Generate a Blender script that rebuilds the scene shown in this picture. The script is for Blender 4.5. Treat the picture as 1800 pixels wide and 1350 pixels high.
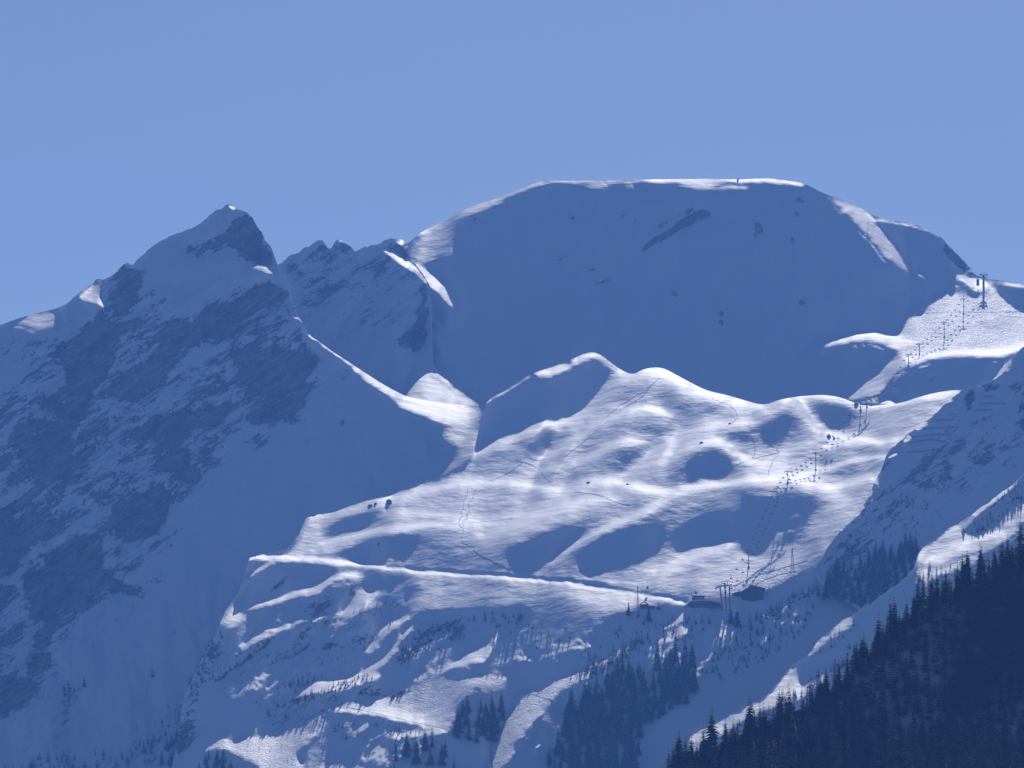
import bpy, math, zlib
import numpy as np
from mathutils import Vector, Matrix

for o in list(bpy.data.objects): bpy.data.objects.remove(o)
SC = bpy.context.scene
COL = SC.collection

# ---------------------------------------------------------------- camera, sky, sun, exposure
cam = bpy.data.cameras.new('camera'); cam_o = bpy.data.objects.new('camera', cam); COL.objects.link(cam_o)
cam.sensor_width = 36.0; cam.lens = 36.0*8500.0/1800.0
cam.clip_start = 1.0; cam.clip_end = 120000.0
cam_o.location = (0, 0, 0); cam_o.rotation_euler = (math.radians(97.0), 0, 0)
SC.camera = cam_o

SUN_ELEV, SUN_AZ = math.radians(33.0), math.radians(6.0)      # ahead of the camera, a little to the right
W = bpy.data.worlds.new('World'); SC.world = W; W.use_nodes = True
nt = W.node_tree; nt.nodes.clear()
sky = nt.nodes.new('ShaderNodeTexSky'); sky.sky_type = 'NISHITA'; sky.sun_disc = False
sky.sun_elevation = SUN_ELEV; sky.sun_rotation = SUN_AZ
sky.altitude = 2500.0; sky.air_density = 0.72; sky.dust_density = 1.1; sky.ozone_density = 2.2
bg = nt.nodes.new('ShaderNodeBackground'); bg.inputs['Strength'].default_value = 0.05
wo = nt.nodes.new('ShaderNodeOutputWorld')
nt.links.new(sky.outputs[0], bg.inputs['Color']); nt.links.new(bg.outputs[0], wo.inputs['Surface'])

sun = bpy.data.lights.new('sun', 'SUN'); sun.energy = 4.3; sun.angle = math.radians(0.5); sun.color = (1.0, 0.95, 0.90)
sun_o = bpy.data.objects.new('sun', sun); COL.objects.link(sun_o)
sd = Vector((math.cos(SUN_ELEV)*math.sin(SUN_AZ), math.cos(SUN_ELEV)*math.cos(SUN_AZ), math.sin(SUN_ELEV)))
sun_o.rotation_euler = sd.to_track_quat('Z', 'Y').to_euler(); sun_o.location = (0, 3000, 3000)

vs = SC.view_settings
SC.display_settings.display_device = 'sRGB'
vs.view_transform = 'Standard'; vs.look = 'None'; vs.gamma = 1.0; vs.use_curve_mapping = False
vs.exposure = 0.62
SC.render.engine = 'CYCLES'
SC.cycles.max_bounces = 6; SC.cycles.diffuse_bounces = 3; SC.cycles.volume_bounces = 1
SC.cycles.use_denoising = True

HAZE_COLOR, HAZE_DENSITY = (0.135, 0.35, 1.0), 0.88e-4
# ---------------------------------------------------------------- terrain
# Each sheet of ground is found from its slopes: traced lines give the places
# that are steeper or flatter than the sun's height, and the depth is integrated from them.
rng = np.random.default_rng(7)
FPX, CU, CV = 8500.0, 900.0, 675.0
PITCH = math.radians(7.0)
SUN_E, SUN_A = math.radians(33.0), math.radians(6.0)
SX, SY, SZ = math.cos(SUN_E)*math.sin(SUN_A), math.cos(SUN_E)*math.cos(SUN_A), math.sin(SUN_E)

def ab(u, v):
    "bearing and elevation tangents of a traced point"
    u = np.asarray(u, float); v = np.asarray(v, float)
    x = (u-CU)/FPX; y = (CV-v)/FPX
    fy = math.cos(PITCH) - y*math.sin(PITCH)
    return x/fy, (math.sin(PITCH)+y*math.cos(PITCH))/fy

def P(s):
    a = [float(t) for t in s.replace(',', ' ').split()]
    return np.array(a).reshape(-1, 2)

def chaikin(p, n, closed):
    for _ in range(n):
        if closed:
            q = np.roll(p, -1, 0)
            p = np.stack([p*.75+q*.25, p*.25+q*.75], 1).reshape(-1, 2)
        else:
            a, b = p[:-1], p[1:]
            m = np.stack([a*.75+b*.25, a*.25+b*.75], 1).reshape(-1, 2)
            p = np.vstack([p[:1], m[1:-1], p[-1:]])
    return p

def gblur(a, s):
    if s < .35: return a
    r = max(1, int(math.ceil(s*2.6)))
    k = np.exp(-.5*(np.arange(-r, r+1)/s)**2); k /= k.sum()
    for ax in (0, 1):
        pad = [(0, 0), (0, 0)]; pad[ax] = (r, r)
        b = np.pad(a, pad, mode='edge')
        o = np.zeros_like(a)
        n = a.shape[ax]
        for i, w in enumerate(k):
            o += w*(b[i:i+n] if ax == 0 else b[:, i:i+n])
        a = o
    return a

def lattice(x, y, seed):
    "smooth value noise in [-1,1]"
    r = np.random.default_rng(seed).uniform(-1, 1, (256, 256))
    xi = np.floor(x).astype(int); yi = np.floor(y).astype(int)
    fx = x-xi; fy = y-yi
    fx = fx*fx*(3-2*fx); fy = fy*fy*(3-2*fy)
    a = r[yi & 255, xi & 255]; b = r[yi & 255, (xi+1) & 255]
    c = r[(yi+1) & 255, xi & 255]; d = r[(yi+1) & 255, (xi+1) & 255]
    return (a*(1-fx)+b*fx)*(1-fy)+(c*(1-fx)+d*fx)*fy

def fbm(u, v, scale, octs, seed, ang=0., stretch=1., gain=.5):
    c, s = math.cos(ang), math.sin(ang)
    x = (u*c+v*s)/(scale*stretch); y = (-u*s+v*c)/scale
    o = 0; amp = 1.; tot = 0
    for i in range(octs):
        o = o+amp*lattice(x*2**i+17.3*i, y*2**i+5.1*i, seed+i); tot += amp; amp *= gain
    return o/tot

def fill(shape, pts):
    "even-odd polygon fill, pts in grid units, 3x supersampled in v"
    h, w = shape
    o = np.zeros(shape)
    x0, y0 = pts[:, 0], pts[:, 1]
    x1, y1 = np.roll(x0, -1), np.roll(y0, -1)
    xs = np.arange(w)
    for sub in (-1/3, 0, 1/3):
        for r in range(h):
            y = r+sub
            m = ((y0 <= y) & (y1 > y)) | ((y1 <= y) & (y0 > y))
            if not m.any(): continue
            xc = np.sort(x0[m]+(y-y0[m])/(y1[m]-y0[m])*(x1[m]-x0[m]))
            for a, b in zip(xc[0::2], xc[1::2]):
                o[r] += np.clip(np.minimum(xs+.5, b)-np.maximum(xs-.5, a), 0, 1)/3
    return o

class Sheet:
    def __init__(s, name, u0, u1, v0, v1, top, bot, base, anchor, mu=.35, step=2., rough=None):
        s.name, s.step, s.u0, s.v0 = name, step, u0, v0
        s.nu = int((u1-u0)/step)+1; s.nv = int((v1-v0)/step)+1
        s.u1 = u0+(s.nu-1)*step; s.v1 = v0+(s.nv-1)*step
        s.uu = u0+np.arange(s.nu)*step; s.vv = v0+np.arange(s.nv)*step
        s.U, s.V = np.meshgrid(s.uu, s.vv)
        s.b = np.full((s.nv, s.nu), float(base)); s.rock = np.zeros((s.nv, s.nu))
        t = chaikin(P(top), 2, False)
        s.topl = t
        s.top = np.interp(s.uu, t[:, 0], t[:, 1])
        if rough: s.top = s.top+rough(s.uu)
        s.bot = np.interp(s.uu, *P(bot).T)
        s.anchor, s.mu = anchor, mu
        s.lock = np.zeros((s.nv, s.nu))
    def _mask(s, kind, pts, width, feather):
        m = 3*feather+width+8
        i0 = max(0, int((pts[:, 0].min()-m-s.u0)/s.step)); i1 = min(s.nu, int((pts[:, 0].max()+m-s.u0)/s.step)+2)
        j0 = max(0, int((pts[:, 1].min()-m-s.v0)/s.step)); j1 = min(s.nv, int((pts[:, 1].max()+m-s.v0)/s.step)+2)
        if i1 <= i0 or j1 <= j0: return None
        sl = (slice(j0, j1), slice(i0, i1))
        if kind == 'P':
            g = (pts-[s.u0+i0*s.step, s.v0+j0*s.step])/s.step
            k = gblur(fill((j1-j0, i1-i0), g), feather/s.step)
        else:
            X, Y = s.U[sl], s.V[sl]; d = np.full(X.shape, 1e9)
            for (ax, ay), (bx, by) in zip(pts[:-1], pts[1:]):
                L2 = (bx-ax)**2+(by-ay)**2+1e-9
                t = np.clip(((X-ax)*(bx-ax)+(Y-ay)*(by-ay))/L2, 0, 1)
                d = np.minimum(d, (X-ax-t*(bx-ax))**2+(Y-ay-t*(by-ay))**2)
            k = 1/(1+np.exp((np.sqrt(d)-width/2)/(feather*.5+.05)))
        return sl, k
    def poly(s, val, pts, feather=3., smooth=2, field='b', gain=1.):
        p = P(pts)
        r = s._mask('P', chaikin(p, smooth, True) if smooth else p, 0, feather)
        if r is None: return
        f = getattr(s, field); sl, k = r; k = k*gain
        f[sl] = f[sl]*(1-k)+val*k
    def line(s, val, pts, width=6., feather=3., smooth=2, field='b', gain=1.):
        p = P(pts)
        r = s._mask('L', chaikin(p, smooth, False) if smooth else p, width, feather)
        if r is None: return
        f = getattr(s, field); sl, k = r; k = k*gain
        f[sl] = f[sl]*(1-k)+val*k
    # --- depth
    def solve(s, outer=8, iters=90):
        al, be = ab(s.U, s.V)
        T = s.b
        st = s.step/FPX
        dom = (s.V >= s.top[None]-s.step*1.01) & (s.V <= s.bot[None]+s.step)
        ai, aj = int((s.anchor[0]-s.u0)/s.step), int((s.anchor[1]-s.v0)/s.step)
        bm = .5*(be[1:]+be[:-1]); am = .5*(al[1:]+al[:-1]); Tm = .5*(T[1:]+T[:-1])
        wv = (dom[1:] & dom[:-1]).astype(float)
        wh = (dom[:, 1:] & dom[:, :-1])*s.mu
        dbe = be[:-1]-be[1:]
        p0 = np.tan(SUN_E-np.arcsin(np.clip(Tm, -.6, .5)))
        p0 = np.maximum(p0, bm+.03)
        tgt = dbe/(p0-bm)
        L = np.zeros(T.shape)
        # first guess: integrate a row-averaged slope
        L[:-1] = np.cumsum(np.where(wv > 0, tgt, np.nan_to_num(np.median(tgt, 1))[:, None])[::-1], 0)[::-1]
        def A(x):
            o = np.zeros_like(x)
            d = wt*(x[:-1]-x[1:]); o[:-1] += d; o[1:] -= d
            d = wh*(x[:, 1:]-x[:, :-1]); o[:, 1:] += d; o[:, :-1] -= d
            return o+1e-7*x
        shade = Tm < 0
        wt = wv*np.clip(2.2*dbe/np.maximum(tgt, 1e-9), .12, 1.)**2
        for it in range(outer):
            L = s._mg(L, wt, wh, tgt, iters) if it == 0 else L
            r = np.zeros_like(L)
            d = wt*tgt; r[:-1] += d; r[1:] -= d
            res = r-A(L); D = np.zeros_like(L)
            D[:-1] += wt; D[1:] += wt; D[:, 1:] += wh; D[:, :-1] += wh
            D += 1e-6
            z = res/D; p = z.copy(); rz = (res*z).sum()
            for k in range(iters):
                Ap = A(p); den = (p*Ap).sum()
                if den <= 0: break
                a = rz/den
                L = L+a*p; res = res-a*Ap
                z = res/D; rn = (res*z).sum(); p = z+rn/rz*p; rz = rn
                if rz < 1e-12: break
            # shading feedback with the lateral slope
            La = np.zeros_like(L); La[:, 1:-1] = (L[:, 2:]-L[:, :-2])/(2*st)
            La = gblur(La, 1.5); La = np.clip(.5*(La[1:]+La[:-1]), -4, 4)
            Lb = np.maximum((L[:-1]-L[1:])/dbe, .3)
            pc = np.clip((1+am*La)/Lb+bm, bm+.02, 3)
            pt = p0.copy()
            for k in range(4):
                zx = -La*(pt-bm)/(1+am*La)
                pt = (SZ-zx*SX-Tm*np.sqrt(1+pt*pt+zx*zx))/SY
                pt = np.clip(pt, bm+.03, 2.2)
            pt = np.where(shade, np.maximum(pt, np.minimum(pc, pt*1.35)), pt)
            tgt = dbe*(1+am*La)/(pt-bm)
            wt = wv*np.clip(2.2*dbe/np.maximum(tgt, 1e-9), .12, 1.)**2
        s.L = L-L[aj, ai]+math.log(s.anchor[2])
        s.dom = dom
        s._extend()
    def _mg(s, L, wt, wh, tgt, iters):
        "coarse start: solve on a 4x and 8x thinned grid"
        for f in (16, 8, 4):
            nv, nu = L.shape[0]//f, L.shape[1]//f
            if nv < 4 or nu < 4: continue
            cv, cu = nv*f, nu*f
            w = wt[:cv-1]; t = tgt[:cv-1]
            # per coarse cell: sums of targets between coarse rows, averaged over columns
            ww = np.pad(w, ((0, 1), (0, 0)))[:cv, :cu]; tt = np.pad(t, ((0, 1), (0, 0)))[:cv, :cu]
            sw = ww.reshape(nv, f, nu, f).sum((1, 3)); sw_t = (ww*tt).reshape(nv, f, nu, f).sum((1, 3))
            mt = f*sw_t/np.maximum(sw, 1e-6)
            cw = sw/(f*f)
            g = .5*(mt[:-1]+mt[1:]); gw = np.minimum(cw[:-1], cw[1:])+1e-4
            gh = np.minimum(cw[:, :-1], cw[:, 1:])*s.mu+1e-4
            x = L[:cv, :cu].reshape(nv, f, nu, f).mean((1, 3))
            def A(y):
                o = np.zeros_like(y)
                d = gw*(y[:-1]-y[1:]); o[:-1] += d; o[1:] -= d
                d = gh*(y[:, 1:]-y[:, :-1]); o[:, 1:] += d; o[:, :-1] -= d
                return o
            r = np.zeros_like(x); d = gw*g; r[:-1] += d; r[1:] -= d
            res = r-A(x); D = A(np.eye(1)) if False else np.ones_like(x)
            p = res.copy(); rz = (res*res).sum()
            for k in range(300):
                Ap = A(p); den = (p*Ap).sum()
                if den <= 1e-20: break
                a = rz/den; x = x+a*p; res = res-a*Ap; rn = (res*res).sum(); p = res+rn/max(rz, 1e-30)*p; rz = rn
                if rz < 1e-14: break
            # bilinear back to the fine grid
            jj = np.clip((np.arange(L.shape[0])-f/2+.5)/f, 0, nv-1.001); ii = np.clip((np.arange(L.shape[1])-f/2+.5)/f, 0, nu-1.001)
            j = jj.astype(int); i = ii.astype(int); fj = (jj-j)[:, None]; fi = (ii-i)[None]
            L = (x[j][:, i]*(1-fi)+x[j][:, i+1]*fi)*(1-fj)+(x[j+1][:, i]*(1-fi)+x[j+1][:, i+1]*fi)*fj
        return L
    def _extend(s):
        "carry the depth on past the crest and the foot so that it can be sampled there"
        L = s.L; dom = s.dom
        nv = s.nv
        rows = np.arange(nv)[:, None]
        first = np.where(dom.any(0), dom.argmax(0), nv//2); last = np.where(dom.any(0), nv-1-dom[::-1].argmax(0), nv//2)
        cols = np.arange(s.nu)
        up = L[first, cols]; dn = L[last, cols]
        al, be = ab(s.U, s.V)
        L = np.where(rows < first[None], up[None], L)
        L = np.where(rows > last[None], dn[None]-(be[last, cols][None]-be)*2.0, L)
        s.L = L
    def sample(s, f, u, v):
        x = np.clip((np.asarray(u, float)-s.u0)/s.step, 0, s.nu-1.001); y = np.clip((np.asarray(v, float)-s.v0)/s.step, 0, s.nv-1.001)
        i = x.astype(int); j = y.astype(int); fx = x-i; fy = y-j
        return (f[j, i]*(1-fx)+f[j, i+1]*fx)*(1-fy)+(f[j+1, i]*(1-fx)+f[j+1, i+1]*fx)*fy
    def at(s, u, v):
        "world point of the ground at a traced point"
        Y = np.exp(s.sample(s.L, u, v)); a, b = ab(u, v)
        return np.stack([Y*a, Y+0*a, Y*b], -1)
    def grid(s, du=2., dv=2., back=14, ulo=None, uhi=None):
        "vertices: skirt behind the crest, then down the face to the foot"
        uu = np.arange(s.u0 if ulo is None else ulo, (s.u1 if uhi is None else uhi)+.1, du)
        top = np.interp(uu, s.uu, s.top); bot = np.interp(uu, s.uu, s.bot)
        bot = np.maximum(bot, top+.5)
        vr = np.arange(math.floor(top.min()/dv)*dv, bot.max()+dv, dv)[:, None]
        V = np.clip(np.broadcast_to(vr, (len(vr), len(uu))), top[None], bot[None]); U = np.broadcast_to(uu[None], V.shape)
        Y = np.exp(s.sample(s.L, U, V)); a, b = ab(U, V)
        F = np.stack([Y*a, Y, Y*b], -1)
        # back of the crest
        c = F[0]; sb = c[:, 2]/c[:, 1]
        d = np.array([0, 1.5, 4, 8, 14, 22, 34, 50, 70, 95, 130, 180, 250, 340, 450])[:back+1][::-1, None]
        B = np.stack([c[None, :, 0]+0*d, c[None, :, 1]+d, c[None, :, 2]+(sb[None]-.01)*np.minimum(d, 30)-.55*np.maximum(d-12, 0)-.012*np.minimum(d, 12)**2], -1)
        G = np.vstack([B, F])
        # rows clipped to the crest or the foot fall together: give them one vertex
        nb = len(d); nr = nb+len(vr); nc = len(uu); R = np.arange(len(vr))[:, None]
        k0 = (vr <= top[None]).sum(0)-1; k1 = len(vr)-(vr >= bot[None]).sum(0)
        Rm = np.minimum(np.maximum(R, np.maximum(k0, 0)[None]), np.minimum(k1, len(vr)-1)[None])
        idx = np.vstack([np.arange(nb)[:, None]*nc+np.arange(nc)[None], (nb+Rm)*nc+np.arange(nc)[None]])
        return G, np.vstack([np.broadcast_to(uu[None], (nb, nc)), U]), np.vstack([np.repeat(top[None], nb, 0), V]), idx
# ---------------------------------------------------------------- traced slopes
def jag(lo, hi, amp, sc, seed):
    return lambda u: amp*fbm(u, 0*u, sc, 4, seed, gain=.6)*np.clip((u-lo)/20, 0, 1)*np.clip((hi-u)/20, 0, 1)
SH = -.07
def trace_dome():
    s = Sheet('dome', 640, 1960, 290, 790,
      '600,520 660,470 700,440 722,424 740,408 770,393 800,376 830,362 870,350 910,334 950,318 965,317 1000,318 1080,317 1150,315 1200,315 1250,314 1297,316 1330,314 1345,313 1380,317 1410,321 1425,328 1447,340 1483,352 1517,368 1545,384 1575,389 1600,392 1632,404 1655,417 1668,432 1678,442 1692,455 1705,470 1714,483 1730,490 1760,493 1800,499 1860,512 1960,530',
      '640,760 800,770 880,760 1000,730 1120,705 1200,720 1345,745 1400,730 1500,745 1560,745 1700,720 1760,690 1800,650 1960,600',
      SH, (1600, 640, 5000.), mu=.05, rough=jag(1600, 1735, 3, 14, 3))
    b = s.poly; l = s.line
    b(.10, '722,424 740,409 800,378 803,400 797,440 793,452 762,458 740,470 727,462', 4)
    l(.30, '735,410 800,378 850,357 900,339 950,320', 7, 4)
    l(.30, '800,378 845,362 880,349', 11, 5)
    l(.24, '950,319 1000,320 1180,317', 4, 2)
    l(.30, '1150,316 1220,316 1295,316', 7, 3)
    b(.17, '1180,316 1290,316 1262,326 1243,336 1205,330', 4)
    l(.32, '1300,317 1345,315 1410,323', 7, 3)
    b(.3, '1425,327 1447,339 1483,350 1517,366 1545,383 1535,390 1552,408 1572,428 1588,457 1601,484 1577,464 1553,447 1547,430 1523,411 1500,381 1480,368 1465,350', 4)
    b(.33, '1604,469 1623,476 1634,494 1612,483', 3)
    l(.25, '1630,492 1650,507 1665,514', 4, 3)
    l(.33, '1545,385 1580,391 1632,405 1655,418', 4, 2)
    b(.36, '1671,472 1683,478 1697,488 1720,488 1737,492 1740,510 1726,514 1708,509 1698,497 1683,486', 2)
    b(.2, '1633,528 1657,510 1683,515 1726,523 1737,500 1748,503 1767,527 1783,540 1800,548 1960,600 1960,660 1800,606 1780,622 1750,627 1707,622 1667,622 1633,628 1600,640 1577,653 1560,670 1552,690 1500,705 1480,702 1500,688 1513,677 1520,663 1550,640 1580,623 1573,613 1535,600 1500,599 1455,604 1405,630 1425,606 1448,596 1483,593 1520,583 1543,577 1570,587 1587,570 1597,537 1608,548 1627,551', 3, 1)
    l(.25, '1406,629 1430,612 1455,603', 3, 2)
    l(.40, '1440,600 1480,594 1525,580 1570,593 1600,600', 10, 6)
    l(.40, '1600,638 1640,622 1700,618 1760,622 1800,606', 10, 6)
    b(.12, '1715,560 1735,560 1760,572 1765,583 1745,583 1725,575', 6)
    b(SH, '1748,506 1800,508 1860,520 1880,560 1800,546 1775,528 1755,515', 3)
    l(.36, '1738,494 1800,501 1850,514', 6, 3)
    b(SH, '1583,708 1592,690 1600,665 1610,647 1650,637 1690,628 1715,630 1738,645 1752,660 1745,690 1700,712 1640,730', 3)
    b(.3, '1545,708 1560,698 1568,697 1580,706 1583,715 1550,715', 2)
    b(.3, '724,463 745,468 765,481 786,492 792,505 813,553 800,545 780,525 757,505 740,487', 3)
    l(.3, '735,470 765,488 790,520', 6, 4)
    b(.2, '754,551 770,564 784,577 767,571', 2); b(.16, '750,578 765,583 785,601 797,618 775,606 757,592', 3)
    r = lambda p, f=2, val=.9: s.poly(val, p, f, 1, 'rock')
    r('1122,443 1147,417 1177,403 1190,390 1210,377 1230,371 1252,373 1252,383 1220,390 1193,407 1167,423 1133,443', 2)
    r('1145,407 1160,393 1177,387 1200,372 1220,367 1230,372 1200,381 1177,391 1150,408', 3, .75)
    r('1032,500 1057,492 1080,485 1084,490 1060,498'); r('1033,475 1050,468 1052,475 1036,478', 2, .7)
    for (u, v, w, h, a) in ((1407, 352, 13, 7, 1), (1402, 380, 9, 11, .9), (1394, 393, 8, 5, .8), (1333, 402, 7, 13, .85), (1328, 415, 4, 6, .7), (1410, 533, 9, 10, .9), (1270, 552, 5, 6, .9), (1271, 570, 5, 9, .7), (1271, 584, 4, 4, .7), (1395, 447, 5, 9, .8), (1394, 425, 4, 8, .7), (1430, 388, 5, 9, .8), (1287, 383, 4, 12, .6), (1285, 347, 6, 5, .6), (1343, 340, 3, 8, .5), (1006, 384, 6, 5, .7), (1090, 380, 12, 4, .6), (1120, 388, 6, 4, .7), (985, 456, 13, 2, .7), (918, 419, 9, 3, .6), (850, 388, 5, 4, .7), (835, 385, 8, 4, .7), (849, 633, 6, 5, .8), (829, 553, 3, 3, .8), (830, 648, 3, 3, .8), (1183, 513, 6, 8, .6), (1278, 490, 5, 5, .5), (1340, 524, 7, 3, .6), (1187, 435, 2, 2, .7), (1637, 659, 8, 6, .0)):
        t = np.linspace(0, 6.28, 11)[:-1]; k = 1+.35*np.random.default_rng(int(u*7+v)).uniform(-1, 1, 10)
        a = a*1.15
        r(' '.join('%.1f,%.1f' % (u+w*.62*c*q+.4*h*si*.5, v+h*.62*si*q) for c, si, q in zip(np.cos(t), np.sin(t), k)), 2, a)
    r('1655,424 1668,430 1680,445 1700,463 1717,486 1700,484 1688,470 1672,463 1662,448', 2, .8)
    r('1630,668 1648,653 1652,655 1634,673', 1.5, .9)
    s.rock *= 1.0
    return s

def trace_pinnacles():
    s = Sheet('pinnacles', 440, 870, 390, 790,
      '430,520 470,482 490,464 500,461 512,450 530,438 548,430 565,424 570,425 576,436 583,438 588,424 600,421 612,426 622,440 626,446 640,436 656,432 664,433 672,424 685,420 700,417 712,421 718,435 722,455 738,475 752,495 757,505 759,560 760,632 762,640 785,668 810,688 842,711 870,735',
      '440,640 545,640 600,690 640,720 700,755 760,770 845,780 870,785',
      -.12, (700, 670, 4960.), mu=.05, rough=jag(480, 750, 7, 16, 11))
    b = s.poly; l = s.line
    b(.35, '665,431 683,433 697,446 715,453 735,474 756,502 745,497 728,480 705,466 690,452 676,443', 2.5)
    b(.3, '690,425 700,418 712,423 717,437 704,432', 2)
    b(.22, '726,634 745,645 765,655 785,670 815,692 842,711 830,725 790,725 720,705 704,690 716,660', 2, 1)
    b(.3, '486,468 500,470 520,478 505,475', 1.5); l(.3, '584,449 595,456 605,467', 3, 1.5)
    l(.28, '628,462 632,480 636,470', 2.5, 1.5); l(.25, '500,462 530,440 560,426', 2.5, 1.5)
    l(.25, '590,425 601,422 612,427', 2.5, 1.5); l(.25, '630,444 645,435 660,433', 2.5, 1.5)
    l(SH, '755,660 780,675 805,690 825,700', 1.5, 1.5, gain=.5); l(.05, '728,690 760,705 790,718', 2, 2, gain=.5)
    r = lambda p, f=3, val=.8: s.poly(val, p, f, 1, 'rock')
    r('545,482 560,462 582,450 590,470 583,486 563,486'); r('562,535 585,510 603,498 617,487 612,525 590,553 570,575 557,590 550,570 560,555')
    r('740,503 753,495 758,517 757,533 752,573 744,603 735,630 712,624 687,611 700,598 712,590 727,580 735,553 747,530 740,520', 2, 1)
    r('505,465 520,450 530,470 515,485 505,480', 3, .6); r('588,425 612,425 624,446 615,455 600,450 592,440', 3, .7)
    r('640,440 655,433 660,440 648,452', 3, .7); r('680,425 700,418 718,432 722,455 708,448 700,432 684,432', 2, .8)
    r('518,505 540,505 540,540 525,540', 4, .6); r('625,490 640,495 632,530 628,520', 3, .7); r('640,565 650,550 648,575 632,585', 3, .7)
    r('560,426 575,430 585,445 570,445', 3, .7); r('600,565 625,550 620,560 605,570', 3, .6); r('648,505 655,503 655,515 648,518', 2, .7)
    r('490,475 560,430 600,425 640,445 700,430 735,480 745,540 690,560 650,600 560,610 525,560', 14, .3)
    s.rock = np.maximum(s.rock, .0)
    return s

def trace_left():
    s = Sheet('leftmt', -170, 852, 340, 1430,
      '-170,640 -60,592 0,572 30,560 55,553 105,541 118,531 131,525 150,502 170,492 200,485 213,470 222,463 233,464 250,450 270,430 300,415 335,402 365,382 385,368 397,360 410,361 418,368 431,371 443,380 452,398 462,412 466,427 476,432 483,455 490,470 498,483 508,505 515,545 545,590 565,603 577,613 600,628 640,654 672,675 700,690 715,697 760,706 800,711 835,713 842,715 847,724 852,742',
      '-170,1420 300,1420 400,1420 440,1240 470,1090 520,1020 600,990 680,940 740,900 800,860 840,830 860,830',
      -.17, (560, 940, 4430.), mu=.05, rough=jag(100, 560, 5, 13, 21))
    b = s.poly; l = s.line
    b(-.09, '620,680 690,715 780,745 838,790 800,830 700,880 545,905 500,970 440,985 380,1100 330,1200 300,1420 200,1420 150,1250 260,1050 310,900 370,800 480,760 560,760 600,700', 20)
    b(-.06, '-170,640 0,580 110,560 130,600 60,700 -170,800', 15)
    # sunlit crest of the gully
    b(.27, '573,612 590,612 605,624 640,646 672,668 703,690 760,700 842,712 845,741 838,755 800,748 760,738 730,727 700,712 672,692 645,672 622,650 606,637', 3)
    l(.34, '545,590 560,601 577,613', 4, 2); l(.3, '515,556 526,560 537,567', 3, 1.5)
    b(.15, '780,745 838,742 846,770 840,800 800,830 735,855 745,842 790,815 812,800 790,778 772,768', 6)
    b(.22, '815,745 842,745 840,795 815,812 825,780', 6)
    b(.15, '704,858 712,838 730,836 748,845 738,856 715,862 690,875', 4)
    # patches near the summit
    b(.26, '437,463 443,457 460,456 475,464 483,474 482,483 470,480 455,468 440,467', 2); b(.12, '430,486 440,478 448,480 440,486', 2)
    b(.3, '396,360 410,361 417,367 405,366', 1.5); l(.2, '250,449 300,414 340,399', 3.5, 2); l(.22, '335,401 365,382 397,361', 2.5, 1.5)
    b(.16, '0,572 55,553 105,541 118,546 100,560 122,568 85,577 80,583 45,575 35,568', 4); l(.26, '-60,592 0,573 55,554 105,542', 5, 3)
    b(.26, '131,527 152,503 186,491 178,502 176,512 186,524 197,540 200,548 180,538 160,533 140,530', 3)
    l(.3, '200,487 213,474 222,482 225,490', 3, 2); l(.3, '185,545 200,553', 3, 2); l(.3, '484,500 492,507', 3, 1.5)
    r = lambda p, f=4, val=.86: s.poly(val, p, f*1.5, 1, 'rock')
    r('30,620 130,560 210,480 240,480 330,540 480,500 540,600 560,720 480,770 420,760 350,850 310,860 290,960 260,1040 140,1110 100,1190 130,1290 60,1290 -170,1300 -170,750', 25, .36)
    r('327,453 345,440 390,402 430,380 442,377 460,410 480,450 477,462 443,455 415,457 420,440 410,427 390,423 367,440 345,457', 3)
    r('487,497 433,513 400,537 360,547 313,573 283,597 263,627 240,653 182,686 203,713 260,690 287,653 320,620 360,600 413,590 440,550 497,520', 4)
    r('220,463 240,472 250,490 250,507 230,540 207,557 188,532 190,513 214,497', 3); r('280,522 300,510 318,490 322,492 305,515 288,525', 2)
    r('143,587 193,557 213,567 210,640 187,667 163,687 177,730 127,750 70,720 97,683 113,647 133,613', 5)
    r('413,620 450,615 530,610 553,643 547,710 520,733 447,742 437,707 410,660', 4); r('497,513 520,570 553,635 545,650 530,610 505,560', 3)
    r('440,560 510,530 520,600 430,615', 8, .6)
    r('33,750 177,717 177,737 133,770 123,803 100,830 87,847 63,840 47,800 23,780', 4)
    r('307,720 393,717 390,737 333,770 320,780 330,797 343,813 347,837 313,833 280,833 273,817 283,787 240,765 260,740', 5, .85)
    r('187,900 240,873 267,843 287,867 295,907 283,940 257,963 230,963 193,933', 3)
    r('0,900 33,880 73,877 77,903 73,953 43,973 27,993 0,1007 -170,1020 -170,900', 4)
    r('67,993 100,970 133,933 163,940 177,967 180,1007 227,1027 257,1030 247,1047 220,1052 187,1037 177,1057 140,1073 107,1077 97,1107 90,1127 70,1130 60,1083 57,1047 37,1013', 3)
    r('-100,1020 0,1033 27,1027 30,1050 0,1070 -100,1090', 4); r('43,1177 77,1133 82,1150 80,1187 60,1185', 3)
    r('-100,1195 0,1190 30,1177 67,1210 33,1233 0,1253 -100,1270', 4, .9); r('95,1278 110,1240 123,1263', 4, .8)
    r('345,785 380,765 400,770 370,808 350,803', 4, .7); r('440,770 475,770 470,795 445,800', 5, .5); r('175,690 200,730 190,790 150,830 140,860 110,860 130,800', 8, .6)
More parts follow.
